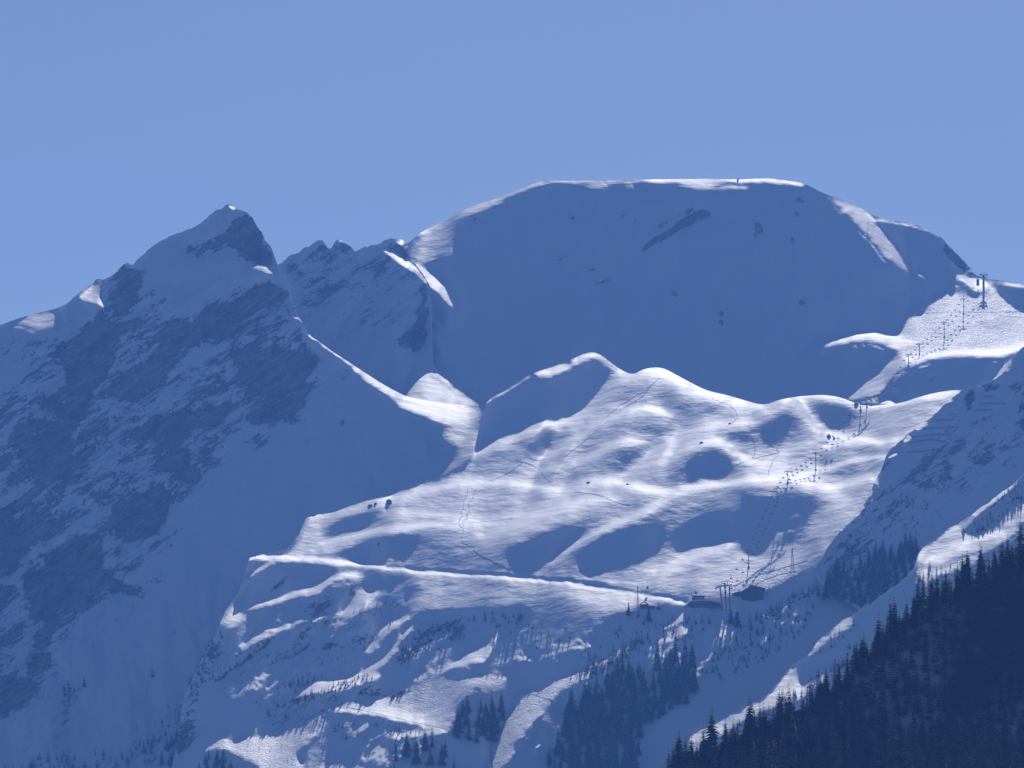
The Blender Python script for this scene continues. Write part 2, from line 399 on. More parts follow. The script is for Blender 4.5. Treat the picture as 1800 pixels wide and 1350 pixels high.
    for (u, v, w, h) in ((215, 1063, 8, 5), (303, 954, 9, 5), (285, 1014, 6, 3), (316, 1117, 6, 4), (90, 1140, 8, 4), (383, 1045, 5, 3), (540, 765, 12, 3), (605, 737, 6, 5), (610, 660, 10, 5), (630, 675, 8, 6), (590, 655, 8, 6), (230, 1095, 3, 2), (370, 1093, 3, 2)):
        t = np.linspace(0, 6.28, 9)[:-1]; k = 1+.35*np.random.default_rng(int(u*7+v)).uniform(-1, 1, 8)
        r(' '.join('%.1f,%.1f' % (u+w*.7*c*q, v+h*.7*si*q) for c, si, q in zip(np.cos(t), np.sin(t), k)), 2, .8)
    return s

def trace_hills():
    s = Sheet('hills', 290, 1960, 600, 1430,
      '290,1400 308,1345 320,1240 330,1196 350,1165 372,1125 384,1098 400,1070 420,1040 427,1015 437,982 445,977 480,972 508,965 522,945 535,915 545,906 585,902 605,893 650,878 690,872 710,858 745,845 780,836 805,822 822,809 832,797 837,775 843,748 849,722 856,706 867,697 883,690 910,673 933,657 960,648 1000,634 1025,622 1042,618 1057,624 1077,640 1093,651 1112,659 1128,650 1150,645 1170,648 1185,657 1217,674 1243,687 1277,694 1313,705 1343,713 1367,703 1400,697 1440,694 1460,695 1483,700 1507,711 1527,714 1553,712 1583,709 1617,697 1660,687 1692,685 1720,690 1800,720 1960,800',
      '290,1425 1960,1425',
      -.06, (1270, 1062, 4000.), mu=.04, rough=lambda u: jag(380, 600, 5, 12, 31)(u)+jag(285, 400, 26, 34, 37)(u))
    b = s.poly; l = s.line
    # the rolling sunlit basin above the road
    b(.055, '440,981 480,973 510,966 530,930 545,906 605,893 690,873 745,846 805,823 838,796 845,740 870,700 1042,618 1112,659 1150,645 1343,713 1440,694 1527,714 1692,684 1960,700 1960,1000 1500,905 1437,993 1395,1015 1340,1050 1210,1058 1150,1050 1080,1072 1050,1098 1000,1140 940,1140 950,1080 920,1060 820,1062 740,1075 715,1085 690,1062 640,1068 612,1086 575,1083 560,1050 620,1010 560,990', 3, 1)
    D = lambda p, f=4., v=-.085: b(v, p, f*2.1)
    M = lambda p, f=7., v=.09: b(max(v-.07, .0) if v < .15 else .09, p, f*1.2)
    # half-lit flanks
    M('1120,690 1137,655 1165,650 1150,700 1100,740 1040,790 1000,800 1060,740', 9, .16)
    M('1090,737 1110,725 1137,722 1150,733 1160,760 1140,800 1100,800 1040,810 1010,800 1050,775', 8, .08)
    M('1180,700 1215,690 1230,720 1215,745 1180,740', 8, .12); M('880,800 930,800 970,830 900,850 850,850 840,830', 9, .17)
    M('890,870 920,853 945,856 950,865 915,880', 6, .12); M('880,885 925,880 930,888 890,893', 6, .1); M('830,905 870,895 880,905 845,915', 6, .12)
    M('1047,887 1067,880 1093,888 1080,905', 7, .12); M('1190,868 1330,885 1370,905 1300,905 1210,930 1150,925 1190,890', 9, .13)
    M('1280,760 1320,765 1350,790 1420,780 1440,800 1400,850 1320,860 1290,830 1310,800', 10, .17)
    M('740,990 757,975 790,965 830,975 870,990 900,1000 800,1002', 8, .1); M('600,1010 700,1000 760,1010 830,1012 900,1010 860,1050 800,1050 740,1040 680,1035', 10, .16)
    M('960,1005 1040,1000 1100,1010 1160,990 1200,1000 1150,1015', 10, .2); M('1440,830 1560,800 1557,830 1530,850 1480,850', 8, .15)
    M('1560,760 1640,720 1690,690 1640,740 1580,778', 10, .2); M('800,1030 900,1030 940,1050 860,1065 790,1065', 10, .2)
    M('870,1030 960,1020 1000,1035 930,1050', 8, .2); M('1190,1000 1290,985 1310,1005 1230,1015', 8, .12); M('1320,965 1430,960 1437,993 1350,1040 1300,1040 1290,1000', 10, .2)
    M('512,960 545,907 585,903 573,925 567,955', 5, .14); M('560,950 600,950 660,935 560,972 510,975', 6, .2)
    for p, v, f in (('545,907 600,895 680,880 560,965 512,968', 0.144, 9), ('440,980 520,968 660,932 800,922 620,950 560,985', 0.173, 9), ('690,885 830,850 990,870 960,900 830,915 720,900', 0.144, 13), ('850,950 990,890 1060,880 1000,920 900,955 830,985', 0.137, 13),
                    ('1150,1015 1290,965 1440,975 1330,1030 1240,1045 1090,1035', 0.158, 15), ('880,1015 1100,1005 1180,1045 1000,1030', 0.144, 11), ('760,1010 960,1030 1150,1060 1060,1085 900,1050 760,1070 690,1055', 0.110, 11), ('1500,790 1560,770 1640,720 1690,690 1600,715 1530,720 1500,760', 0.144, 11),
                    ('990,800 1090,740 1160,725 1050,770', 0.144, 11), ('1100,845 1200,775 1330,745 1240,775 1180,820', 0.144, 11), ('1290,800 1400,800 1470,770 1400,830 1330,830', 0.137, 12), ('1160,650 1340,712 1300,745 1200,690', 0.158, 11), ('1450,930 1530,850 1500,905 1437,990', 0.144, 9)):
        b(v, p, f)
    # steep shaded flanks
    D('842,792 839,747 843,722 860,706 890,688 930,667 960,668 1002,652 1008,640 1040,623 1062,630 1082,646 1089,658 1080,672 1063,682 1050,703 1033,720 1007,738 985,745 955,745 940,757 925,758 900,752 877,755 863,768 853,788', 3)
    b(.3, '933,655 960,648 1003,637 1004,648 975,655 968,664 962,660 945,661', 2.5); l(.3, '850,712 880,693 915,672 932,660', 4, 3)
    D('920,787 933,770 953,758 973,757 985,767 980,780 967,797 943,805 923,803', 4); D('855,797 877,784 888,795 873,818 866,810', 4, .02)
    D('1110,667 1137,655 1153,657 1140,680 1120,690', 6, .04); D('1183,703 1200,697 1213,707 1208,723 1190,730 1182,720', 5)
    D('1238,708 1253,714 1283,708 1284,723 1267,728 1243,731', 2.5); D('1153,740 1167,743 1153,773 1137,784 1128,777', 5, -.03)
    D('1082,800 1098,785 1118,783 1133,790 1132,805 1120,823 1100,838 1083,833 1070,820', 4.5)
    D('1205,807 1213,790 1230,781 1250,778 1273,788 1290,805 1294,828 1290,850 1250,854 1215,862 1190,866 1198,835', 4)
    D('1272,765 1280,753 1307,748 1333,733 1360,721 1393,716 1408,726 1404,748 1387,770 1363,787 1343,785 1323,770 1303,782 1287,783 1275,775', 4); l(.06, '1305,752 1325,765 1345,782', 5, 5)
    D('1418,703 1450,700 1493,709 1508,720 1501,742 1483,760 1453,761 1433,745 1422,723', 3.5); D('1430,777 1457,767 1464,777 1447,798 1430,796', 4, -.03); M('1440,800 1490,783 1560,780 1557,800 1490,806', 7, .12)
    D('1463,833 1487,817 1512,812 1511,828 1492,846 1473,853', 4)
    D('1183,940 1217,912 1267,902 1322,905 1310,888 1287,870 1320,863 1365,860 1405,862 1443,870 1462,886 1453,912 1437,935 1420,953 1400,950 1360,947 1330,963 1305,958 1277,952 1243,961 1207,966 1192,960', 4.5)
    for p in ('1367,913 1385,906 1402,902', '1362,940 1380,932 1395,930', '1355,955 1362,945 1368,930'): l(.15, p, 6, 5)
    D('998,975 1033,953 1073,932 1100,920 1133,915 1163,921 1164,940 1150,960 1123,980 1087,992 1060,992 1040,983', 4)
    D('883,965 910,953 947,940 963,928 993,922 1033,927 1050,932 1027,950 990,970 962,988 933,990 905,987 889,977', 4.5)
    D('1110,907 1127,890 1160,874 1158,883 1133,897 1115,908', 3); D('1010,872 1033,864 1048,867 1030,876', 4, .0); l(-.08, '925,900 973,893 1030,879 1070,871', 4, 2); l(.38, '925,906 973,899 1030,886 1075,876', 4, 3)
    D('567,957 570,937 587,914 607,907 647,899 677,896 683,903 668,922 633,934 600,947', 2.5); D('582,982 600,968 633,950 660,937 690,932 735,928 753,930 735,947 720,963 700,983 683,998 647,996 607,991', 4)
    D('750,993 765,980 785,973 802,987 793,997 765,997', 6, -.02); D('747,916 760,905 782,907 785,918 765,922', 4, .03); D('763,912 775,905 783,910 775,917', 3)
    # rim light along the crests
    R = lambda p, w=7, f=5, v=.40: (l(.2, p, w*3, f*3.2, gain=.8), l(v, p, w, f*1.2))
    R('1010,635 1042,620 1062,630 1093,652 1112,660 1150,647 1183,658 1243,688 1343,714', 4, 3, .36); R('1343,714 1367,704 1400,698 1450,695 1483,701 1507,712 1553,713 1583,710 1617,698 1690,686', 7, 4)
    R('1140,650 1160,650 1190,667 1240,693 1310,708 1345,716', 12, 8, .36)
    R('840,793 877,780 903,773 933,755 957,743 977,747 1000,743', 6); R('960,805 1033,757 1083,730 1120,717 1153,720 1170,728', 7); R('1013,817 1060,790 1100,773 1127,777', 6, 5, .36); R('950,827 980,818', 5, 4, .36)
    R('1000,742 1040,720 1065,690 1090,664 1112,660', 7, 6, .34)
    R('1093,850 1133,820 1167,787 1200,767 1233,753 1273,747 1320,741', 7, 6, .36); R('1183,800 1217,783 1250,774 1267,776 1290,793 1313,810 1347,818', 6); R('1347,818 1380,800 1420,775', 6, 6, .3)
    R('840,848 870,848 920,850 987,867', 7, 5, .36); R('987,867 1013,857 1033,848 1067,847 1100,852 1133,861 1180,866 1213,857 1273,851 1333,842 1383,839', 8, 5); R('1383,839 1430,850 1465,860 1490,853 1530,838', 10, 6)
    R('970,988 1000,964 1050,934 1100,914 1133,898 1160,881 1187,867', 5, 3); R('567,957 620,943 660,932 717,926 783,920 833,917', 6, 4); R('833,920 900,912 980,892 1075,873', 9, 7, .36)
    R('850,945 900,925 960,903 1000,885', 8, 7, .34); R('1153,1010 1200,987 1240,970 1280,957', 9, 6); R('1400,702 1413,722 1430,747 1453,765 1482,767', 8, 5, .36); R('1453,788 1490,773 1520,771 1543,779 1580,775', 7, 5)
    R('1387,839 1440,828 1493,809 1557,802', 4, 3); R('1433,935 1453,900 1480,877', 10, 8, .28); R('1580,777 1640,735 1690,700', 4, 4, .3)
    R('545,908 585,903 620,893 660,880 690,876', 5, 4, .34); R('690,876 720,868 790,852 830,848', 7, 5, .36); R('680,905 720,903 800,905', 5, 5, .3)
    # the road across the basin, its cut bank above it
    l(.13, '600,990 700,1004 800,1013 900,1019 1000,1028 1060,1038 1130,1050 1210,1060', 14, 8); l(.42, '440,981 480,978 520,981 600,989 700,1002 800,1011 900,1017 1000,1026 1060,1036 1130,1049 1210,1059', 4.5, 2); l(.42, '440,981 480,978 520,981 600,988 680,998 740,1005', 7, 2.5)
    l(-.16, '680,995 760,1001 860,1009 910,1011 960,1017 1020,1021 1070,1029 1110,1037 1150,1045 1205,1052', 3.4, 1.2); l(.02, '470,975 485,973 500,971', 3, 2)
    l(.3, '437,983 470,980 520,985 600,993', 4, 3); b(.24, '960,1030 1080,1040 1180,1058 1110,1065 1060,1068 980,1052', 8)
    # ledges and gullies below the road
    D('510,990 600,997 590,1008 550,1028 523,1033 497,1047 467,1060 433,1067 423,1053 427,1033 450,1017 477,997', 3); D('643,1017 663,1007 700,1004 717,1010 710,1023 687,1033 663,1035 648,1028', 3.5); D('707,1037 727,1027 728,1040 720,1053', 3)
    l(.3, '425,1020 445,1008 470,993 480,990', 5, 3); l(.12, '420,1030 418,1045 412,1060', 5, 5)
    b(.22, '383,1092 410,1062 425,1060 426,1077 432,1090 412,1102 385,1107', 3); l(.15, '400,1125 420,1110 437,1098', 5, 4)
    b(.26, '415,1148 433,1117 453,1107 480,1108 468,1123 445,1134', 2.5); b(.34, '446,1094 470,1100 487,1104 510,1090 513,1094 490,1113 470,1110', 2); l(.3, '512,1078 500,1092', 3, 2)
    b(.34, '433,1067 460,1057 497,1051 520,1035 560,1022 600,1007 640,1005 640,1015 612,1017 583,1023 567,1037 545,1050 525,1046 500,1058 470,1066 442,1072', 2.5)
    D('527,1082 547,1060 567,1038 580,1024 610,1017 624,1026 617,1047 610,1070 585,1082 547,1084', 2.5); b(.34, '503,1104 533,1082 577,1081 588,1088 560,1090 535,1092 515,1105', 2)
    b(.34, '590,1086 613,1067 627,1043 640,1033 690,1060 660,1066 630,1078 605,1092', 3)
    D('513,1106 535,1093 560,1091 590,1093 620,1084 647,1068 703,1060 720,1078 700,1090 655,1122 640,1180 500,1180 470,1130', 3, -.12); D('650,1056 668,1044 680,1046 693,1056 680,1060 660,1064', 2)
    b(.36, '653,1124 677,1103 695,1089 713,1079 722,1081 700,1098 672,1116', 1.8); b(.3, '660,1108 690,1085 705,1078 685,1093', 1.5)
    b(.33, '633,1180 647,1167 665,1158 683,1146 700,1128 708,1126 690,1150 671,1173 655,1183', 2); b(.36, '700,1130 712,1110 728,1098 722,1110 708,1127', 1.5); b(.25, '728,1100 738,1088 735,1098', 1.5)
    b(.34, '567,1189 600,1188 633,1178 662,1182 674,1190 650,1200 612,1214 567,1219 533,1221 507,1234 485,1234 487,1229 520,1216 540,1203', 2); l(.33, '467,1245 477,1237', 3, 1.5)
    for p in ('443,1195 460,1189', '468,1183 485,1181', '468,1207 485,1196 497,1187', '435,1213 450,1206', '505,1188 512,1186', '357,1167 390,1153 415,1148', '362,1185 387,1162', '345,1187 355,1178'): l(.3, p, 5, 2)
    b(.34, '753,1191 800,1162 840,1132 870,1110 874,1112 862,1135 860,1158 820,1167 783,1180', 2, 1); l(.3, '731,1198 745,1188', 7, 2)
    M('875,1125 930,1080 960,1050 1040,1080 1060,1090 1020,1130 990,1140 940,1140 920,1150 880,1155', 9, .09); D('930,1070 1000,1055 1020,1065 960,1085', 9, .03)
    b(.3, '895,1112 905,1100 925,1098 912,1112', 3)
    l(.32, '813,1173 860,1170 930,1153 1000,1142 1047,1134', 2.6, 1.4)
    b(.17, '583,1244 633,1232 700,1212 747,1199 800,1187 867,1182 905,1190 880,1205 850,1218 830,1200 810,1222 795,1240 795,1273 773,1281 700,1264 633,1250', 4); b(.3, '605,1246 680,1240 760,1262 793,1274 770,1280 690,1264', 4)
    D('690,1215 740,1208 790,1210 770,1225 735,1240 725,1235', 7, .0); D('760,1205 800,1195 800,1215 780,1220', 6, .04)
    l(.36, '583,1244 640,1252 700,1263 777,1282', 4, 2); l(-.05, '640,1258 700,1269 760,1281', 2, 1.2); l(.25, '590,1240 650,1224 700,1210', 3, 2)
    b(.27, '317,1337 342,1322 367,1310 397,1300 440,1292 480,1288 513,1270 545,1256 583,1245 560,1258 533,1277 545,1290 558,1286 517,1317 540,1350 545,1425 487,1425 460,1340 417,1332 400,1318 367,1317', 2.5); l(.4, '318,1337 345,1321 368,1310 397,1301', 4, 2.5)
    D('533,1277 548,1270 556,1284 545,1290', 3, .03); l(.35, '515,1318 535,1303 557,1287', 4, 2)
    b(.2, '611,1297 633,1270 655,1262 643,1280 625,1293', 3); b(.3, '683,1290 700,1285 770,1283 795,1280 780,1290 730,1294 690,1298', 2); b(.3, '633,1340 653,1323 687,1310 667,1330', 2.5); b(.15, '540,1350 590,1335 655,1345 660,1425 545,1425', 4)
    b(.23, '847,1352 860,1320 877,1293 897,1240 917,1207 967,1200 1007,1182 1067,1153 1110,1130 1085,1160 1045,1187 1000,1205 967,1223 953,1253 933,1275 913,1300 880,1342 870,1425 840,1425', 3, 1); l(.36, '905,1322 880,1342', 6, 3)
    b(.3, '977,1283 1000,1238 1003,1240 990,1275', 2); b(.28, '937,1310 950,1290 955,1300 942,1320', 2)
    b(.27, '1135,1124 1150,1112 1167,1097 1190,1082 1210,1069 1211,1087 1180,1101 1160,1112', 2); b(.34, '1137,1141 1160,1124 1180,1112 1205,1095 1230,1095 1218,1104 1180,1124 1155,1139', 2)
    b(.22, '1243,1080 1270,1076 1271,1098 1248,1100', 2); l(.38, '1243,1101 1270,1099 1300,1090 1333,1073 1360,1057 1373,1050 1387,1042', 4, 2); b(.22, '1262,1105 1300,1093 1340,1075 1335,1100 1300,1118 1265,1125 1255,1140 1255,1120', 4)
    for p in ('1375,1070 1400,1052 1425,1030 1440,1022', '1095,1147 1115,1133', '1137,1155 1147,1151', '1153,1152 1163,1148', '1167,1147 1183,1141', '1250,1148 1235,1157 1215,1166', '1165,1178 1178,1171', '1150,1190 1158,1178'): l(.28, p, 5, 3)
    for p in ('1362,1093 1382,1090', '1397,1065 1400,1080', '1413,1060 1415,1078', '1395,1095 1410,1090', '1425,1055 1428,1070', '1290,1145 1305,1142'): l(.22, p, 6, 3)
    D('1210,1060 1250,1056 1320,1060 1345,1045 1395,1016 1437,995 1470,1010 1400,1042 1340,1072 1300,1089 1270,1097 1245,1100 1213,1090', 3, -.1); b(.24, '1244,1082 1268,1077 1269,1096 1248,1098', 1.5)
    b(-.24, '285,1430 318,1210 380,1098 412,1108 405,1180 372,1240 350,1320', 10); r0 = s.poly; r0(.42, '300,1340 318,1240 345,1168 385,1102 402,1112 385,1170 352,1230 335,1320', 9, 1, 'rock')
    r = lambda p, f=3, val=.7: s.poly(val, p, f, 1, 'rock')
    r('545,1055 570,1040 590,1050 580,1075 545,1080 530,1078', 6, .42); r('612,1017 626,1027 622,1050 614,1047', 3, .7)
    r('520,1115 560,1100 590,1105 640,1105 640,1130 600,1140 560,1148 535,1140', 10, .45); r('540,1150 590,1130 600,1132 550,1152', 2, .8); r('600,1128 640,1118 645,1125 605,1134', 3, .7)
    r('470,1281 500,1250 490,1240 530,1224 600,1222 680,1207 690,1210 640,1225 610,1235 545,1262 500,1277', 4, .8); r('690,1173 713,1142 745,1105 800,1085 815,1090 790,1112 758,1138 715,1163', 6, .75); r('365,1205 390,1183 440,1148 478,1113 486,1116 462,1148 425,1182 380,1203', 6, .75)
    r('480,1030 497,1010 508,1018 480,1038 468,1045', 2, .7); r('825,1270 850,1262 880,1275 850,1290', 5, .5); r('690,1225 725,1210 730,1216 690,1232', 3, .6)
    r('500,1110 560,1090 700,1060 720,1085 650,1130 600,1150 500,1165 400,1205 365,1200', 12, .24); r('470,1285 500,1230 690,1205 720,1215 600,1245 500,1290', 10, .3); r('690,1180 740,1110 830,1080 830,1110 760,1150', 10, .28)
    return s

def trace_rock_ridge():
    s = Sheet('ridge', 1430, 1960, 540, 1200,
      '1425,1004 1437,992 1457,960 1467,943 1493,913 1520,886 1530,866 1538,846 1550,826 1557,803 1563,790 1580,777 1600,760 1633,737 1643,727 1667,703 1692,685 1703,682 1720,679 1733,674 1748,668 1760,650 1770,637 1780,627 1800,609 1850,560 1960,550',
      '1426,1004 1450,1034 1500,1066 1540,1090 1600,1060 1620,1050 1640,1010 1700,970 1760,920 1800,890 1960,840',
      -.1, (1440, 1012, 3940.), mu=.05, rough=jag(1400, 1960, 5, 11, 41))
    b = s.poly; l = s.line
    s.b = np.minimum(s.b, -.1-.08*fbm(s.U, s.V, 24., 4, 45, math.radians(-40), 2.5)) if False else s.b
    for p in ('1478,932 1490,920', '1493,917 1507,902 1518,890', '1523,877 1533,862', '1538,848 1545,838', '1562,803 1578,797', '1590,777 1600,768', '1612,755 1628,742', '1663,706 1673,702', '1750,666 1765,648 1778,630'): l(.34, p, 5, 2)
    for p in ('1545,985 1558,978', '1520,1010 1530,998', '1525,1012 1548,1003', '1554,1000 1556,1008', '1520,990 1534,992', '1487,1010 1495,1000', '1483,1035 1488,1030', '1573,1025 1577,1045', '1587,1022 1590,1050', '1543,1035 1540,1080', '1525,1045 1523,1055', '1570,1048 1572,1040', '1521,1075 1522,1090'): l(.26, p, 5, 2.5)
    r = lambda p, f=3, val=.7: s.poly(val, p, f, 1, 'rock')
    r('1645,850 1665,845 1700,822 1745,804 1748,811 1715,832 1690,848 1660,857', 2, .95); r('1695,690 1715,683 1716,705 1705,722 1695,730 1697,715', 3, .75); r('1645,728 1695,727 1697,733 1646,733', 2, .6)
    r('1720,690 1748,670 1760,680 1740,690', 4, .6); r('1765,680 1800,670 1850,650 1850,750 1780,752 1770,740 1790,725 1785,700', 7, .55); r('1775,750 1800,735 1850,730 1850,760', 3, .7)
    r('1440,996 1460,965 1480,945 1520,930 1545,945 1540,990 1500,985 1480,1000 1455,1005', 8, .5); r('1590,835 1640,828 1650,838 1600,848', 5, .5); r('1665,805 1678,798 1680,805 1670,812', 3, .7); r('1700,790 1740,795 1730,805 1700,812', 6, .5)
    r('1545,828 1560,800 1570,805 1552,835', 3, .6); r('1555,865 1580,862 1570,875 1557,875', 3, .6); r('1470,945 1530,880 1560,850 1600,890 1560,940', 18, .36); r('1480,950 1560,850 1640,760 1720,720 1800,700 1800,820 1700,880 1600,960', 30, .25)
    for y, x0, x1 in ((733, 1645, 1690), (741, 1645, 1677), (753, 1620, 1680), (767, 1602, 1674), (777, 1590, 1664), (796, 1594, 1653), (698, 1728, 1748), (710, 1722, 1772), (723, 1714, 1747)):
        pass
    return s

def trace_near_slope():
    s = Sheet('near', 1180, 1960, 790, 1430,
      '1180,1400 1195,1355 1207,1322 1215,1288 1222,1278 1253,1270 1283,1258 1313,1238 1343,1228 1367,1203 1390,1173 1407,1160 1420,1153 1440,1125 1467,1100 1500,1080 1530,1062 1560,1040 1600,1010 1611,997 1615,967 1643,952 1667,930 1693,916 1717,900 1735,885 1760,865 1800,836 1860,790 1960,740',
      '1180,1425 1300,1425 1400,1350 1500,1260 1600,1170 1700,1100 1800,1040 1960,960',
      -.06, (1500, 1130, 3420.), mu=.05, rough=jag(1180, 1960, 4, 15, 51))
    b = s.poly; l = s.line
    b(.21, '1205,1335 1216,1290 1235,1278 1252,1274 1270,1268 1283,1260 1313,1240 1343,1230 1367,1205 1390,1175 1407,1163 1402,1185 1404,1207 1425,1190 1447,1170 1467,1163 1455,1190 1428,1215 1400,1234 1347,1245 1300,1272 1267,1295 1233,1300 1215,1330', 2.5, 1)
    b(.25, '1425,1155 1433,1134 1467,1101 1500,1082 1505,1095 1477,1114 1447,1131 1430,1150', 2.5); l(-.05, '1445,1128 1478,1110 1505,1090', 2, 1.5); b(.3, '1415,1158 1428,1140 1425,1152', 2)
    b(.15, '1610,994 1615,967 1643,953 1667,931 1693,917 1710,904 1715,910 1700,925 1690,935 1720,940 1745,925 1765,905 1780,890 1800,875 1960,800 1960,900 1794,912 1787,937 1750,964 1720,972 1680,980 1633,1000', 2.5, 1)
    b(-.05, '1698,928 1715,908 1735,890 1760,870 1790,850 1800,860 1775,888 1755,905 1725,935 1700,938', 2.5); l(.34, '1712,904 1735,886 1760,866 1790,843', 6, 2); l(.36, '1640,985 1680,963 1720,945 1760,935', 8, 6)
    b(.2, '1612,995 1635,1000 1680,985 1740,975 1700,995 1640,1020 1620,1030', 4)
    return s

def trace_forest_slope():
    s = Sheet('forest', 1120, 2600, 560, 1430,
      '1120,1436 1180,1366 1240,1322 1300,1292 1370,1260 1430,1238 1480,1196 1530,1144 1600,1084 1680,1034 1750,996 1800,970 1960,886 2200,760 2600,600',
      '1120,1425 2600,1425',
      -.12, (1500, 1330, 1750.), mu=.05)
    return s
TRACERS = dict(dome=trace_dome, pinnacles=trace_pinnacles, leftmt=trace_left, hills=trace_hills, ridge=trace_rock_ridge, near=trace_near_slope, forest=trace_forest_slope)
def hollow(s):
    "a shaded flank above sunlit ground: concave foot, steep upper part, as steep on average as the sun is high"
    dom = (s.V >= s.top[None]) & (s.V <= s.bot[None])
    o = s.b.copy()
    for i in range(s.nu):
        b = s.b[:, i]; sh = (b < -.01) & dom[:, i]
        e = np.flatnonzero(np.diff(np.concatenate([[0], sh.astype(int), [0]])))
        for a, z in zip(e[0::2], e[1::2]):
            n = z-a
            if n < 3 or n*s.step > 190: continue
            below = b[z:min(z+8, s.nv)]
            if len(below) < 3 or below.max() < .06 or not dom[min(z+2, s.nv-1), i]: continue
            t = np.linspace(0, 1, n)
            prof = -.085+.135*t
            o[a:z, i] = prof
    d = o-s.b
    r = 15; k = np.exp(-.5*(np.arange(-r, r+1)/6.)**2); k /= k.sum()
    p = np.pad(d, ((0, 0), (r, r)), mode='edge'); e = sum(w*p[:, i:i+s.nu] for i, w in enumerate(k))
    e = gblur(e, 1.2)
    s.b = np.where(s.b < 0, np.clip(s.b+e, -.3, .06), s.b)
def build_sheets():
    out = {}
    for k, f in TRACERS.items():
        s = f()
        # wind streaks: ragged, drawn out along the wind
        w = fbm(s.U, s.V, 5., 4, 90, math.radians(-22), 5.)
        w2 = fbm(s.U, s.V, 26., 3, 95, math.radians(-20), 2.5)
        amp = .04 if k != 'leftmt' else .03
        s.b = np.where(s.b > -.04, s.b+amp*w*np.clip((s.b+.04)/.08, 0, 1)+.035*w2*np.clip(s.b/.1, 0, 1), s.b)
        wu = fbm(s.U, s.V, 9., 4, 130, math.radians(-25), 2.2); wv_ = fbm(s.U, s.V, 9., 4, 140, math.radians(-25), 2.2)
        am = dict(hills=2.5+4.*np.clip((s.V-1000)/80, 0, 1), near=4., dome=3., leftmt=4., pinnacles=4.).get(k, 3.)
        s.b = s.sample(s.b, s.U+am*wu*1.5, s.V+am*wv_)
        ru = fbm(s.U, s.V, 26., 5, 150, math.radians(-38), 1.8, .6); rv = fbm(s.U, s.V, 26., 5, 160, math.radians(-38), 1.8, .6)
        ra = 22. if k in ('leftmt', 'pinnacles') else 7.
        s.rock = s.sample(s.rock, s.U+ra*ru, s.V+ra*rv)
        if k == 'hills':
            zone = np.zeros_like(s.b); s.zone = zone
            for p in ('400,1150 440,1095 520,1075 620,1075 720,1085 830,1090 860,1110 800,1165 740,1190 640,1180 540,1205 440,1240 360,1200', '1080,1150 1150,1110 1220,1100 1300,1090 1400,1050 1425,1060 1330,1150 1230,1200 1150,1190', '560,1300 640,1270 760,1290 790,1340 600,1345', '860,1160 1000,1130 1060,1110 1050,1150 960,1180 900,1190'):
                s.poly(1., p, 14, 1, 'zone')
            rn = 1-2*np.abs(fbm(s.U, s.V, 17., 4, 170, math.radians(-36), 2.6)); big = fbm(s.U, s.V, 40., 2, 176)
            s.b = np.where(s.b < .06, s.b+zone*np.clip((rn-.72+.22*big)/.28, 0, 1)*.3, s.b)
        hollow(s)
        if k == 'ridge': s.anchor = (1450, 1028, float(out['hills'].at(1450, 1028)[1])-10.)
        s.solve()
        rr = s.rock*np.clip(1, 0, 1)
        # rock relief: strata steps and knobs
        st = fbm(s.U, s.V, 5., 4, 60, math.radians(-38), 3.); kn = fbm(s.U, s.V, 20., 5, 66, math.radians(-38), 1.7, .6)
        rb = 1-2*np.abs(fbm(s.U, s.V, 62., 4, 70, math.radians(-50), 2.4)); g = gblur(rr, 6.)
        fl = fbm(s.U, s.V, 30., 4, 75, math.radians(82), 4.); un = fbm(s.U, s.V, 80., 3, 79)
        shade = np.clip(-gblur(s.b, 3.)/.06, 0, 1)
        s.L = s.L+rr*(st*.0008+kn*.0026)+g*rb*.007+shade*(fl*.0009+un*.0022)*(1. if k in ('dome', 'ridge', 'pinnacles', 'leftmt') else .4)
        out[k] = s
    return out
# ---------------------------------------------------------------- helpers
def tag(o, label=None, cat=None, group=None, kind=None):
    if label: o['label'] = label
    if cat: o['category'] = cat
    if group: o['group'] = group
    if kind: o['kind'] = kind
    return o

def link(name, me, mat=None, parent=None, loc=None):
    o = bpy.data.objects.new(name, me); COL.objects.link(o)
    if mat is not None and me is not None and not me.materials: me.materials.append(mat)
    if parent is not None: o.parent = parent
    if loc is not None: o.location = loc
    return o

def empty(name, loc, rz=0.0, sc=1.0):
    o = bpy.data.objects.new(name, None); COL.objects.link(o); o.location = loc; o.rotation_euler = (0, 0, rz); o.scale = (sc, sc, sc)
    o.empty_display_size = .5
    return o

def copy_tree(o, parent=None):
    c = o.copy(); COL.objects.link(c)
    if parent is not None: c.parent = parent
    for ch in list(o.children): copy_tree(ch, c)
    return c

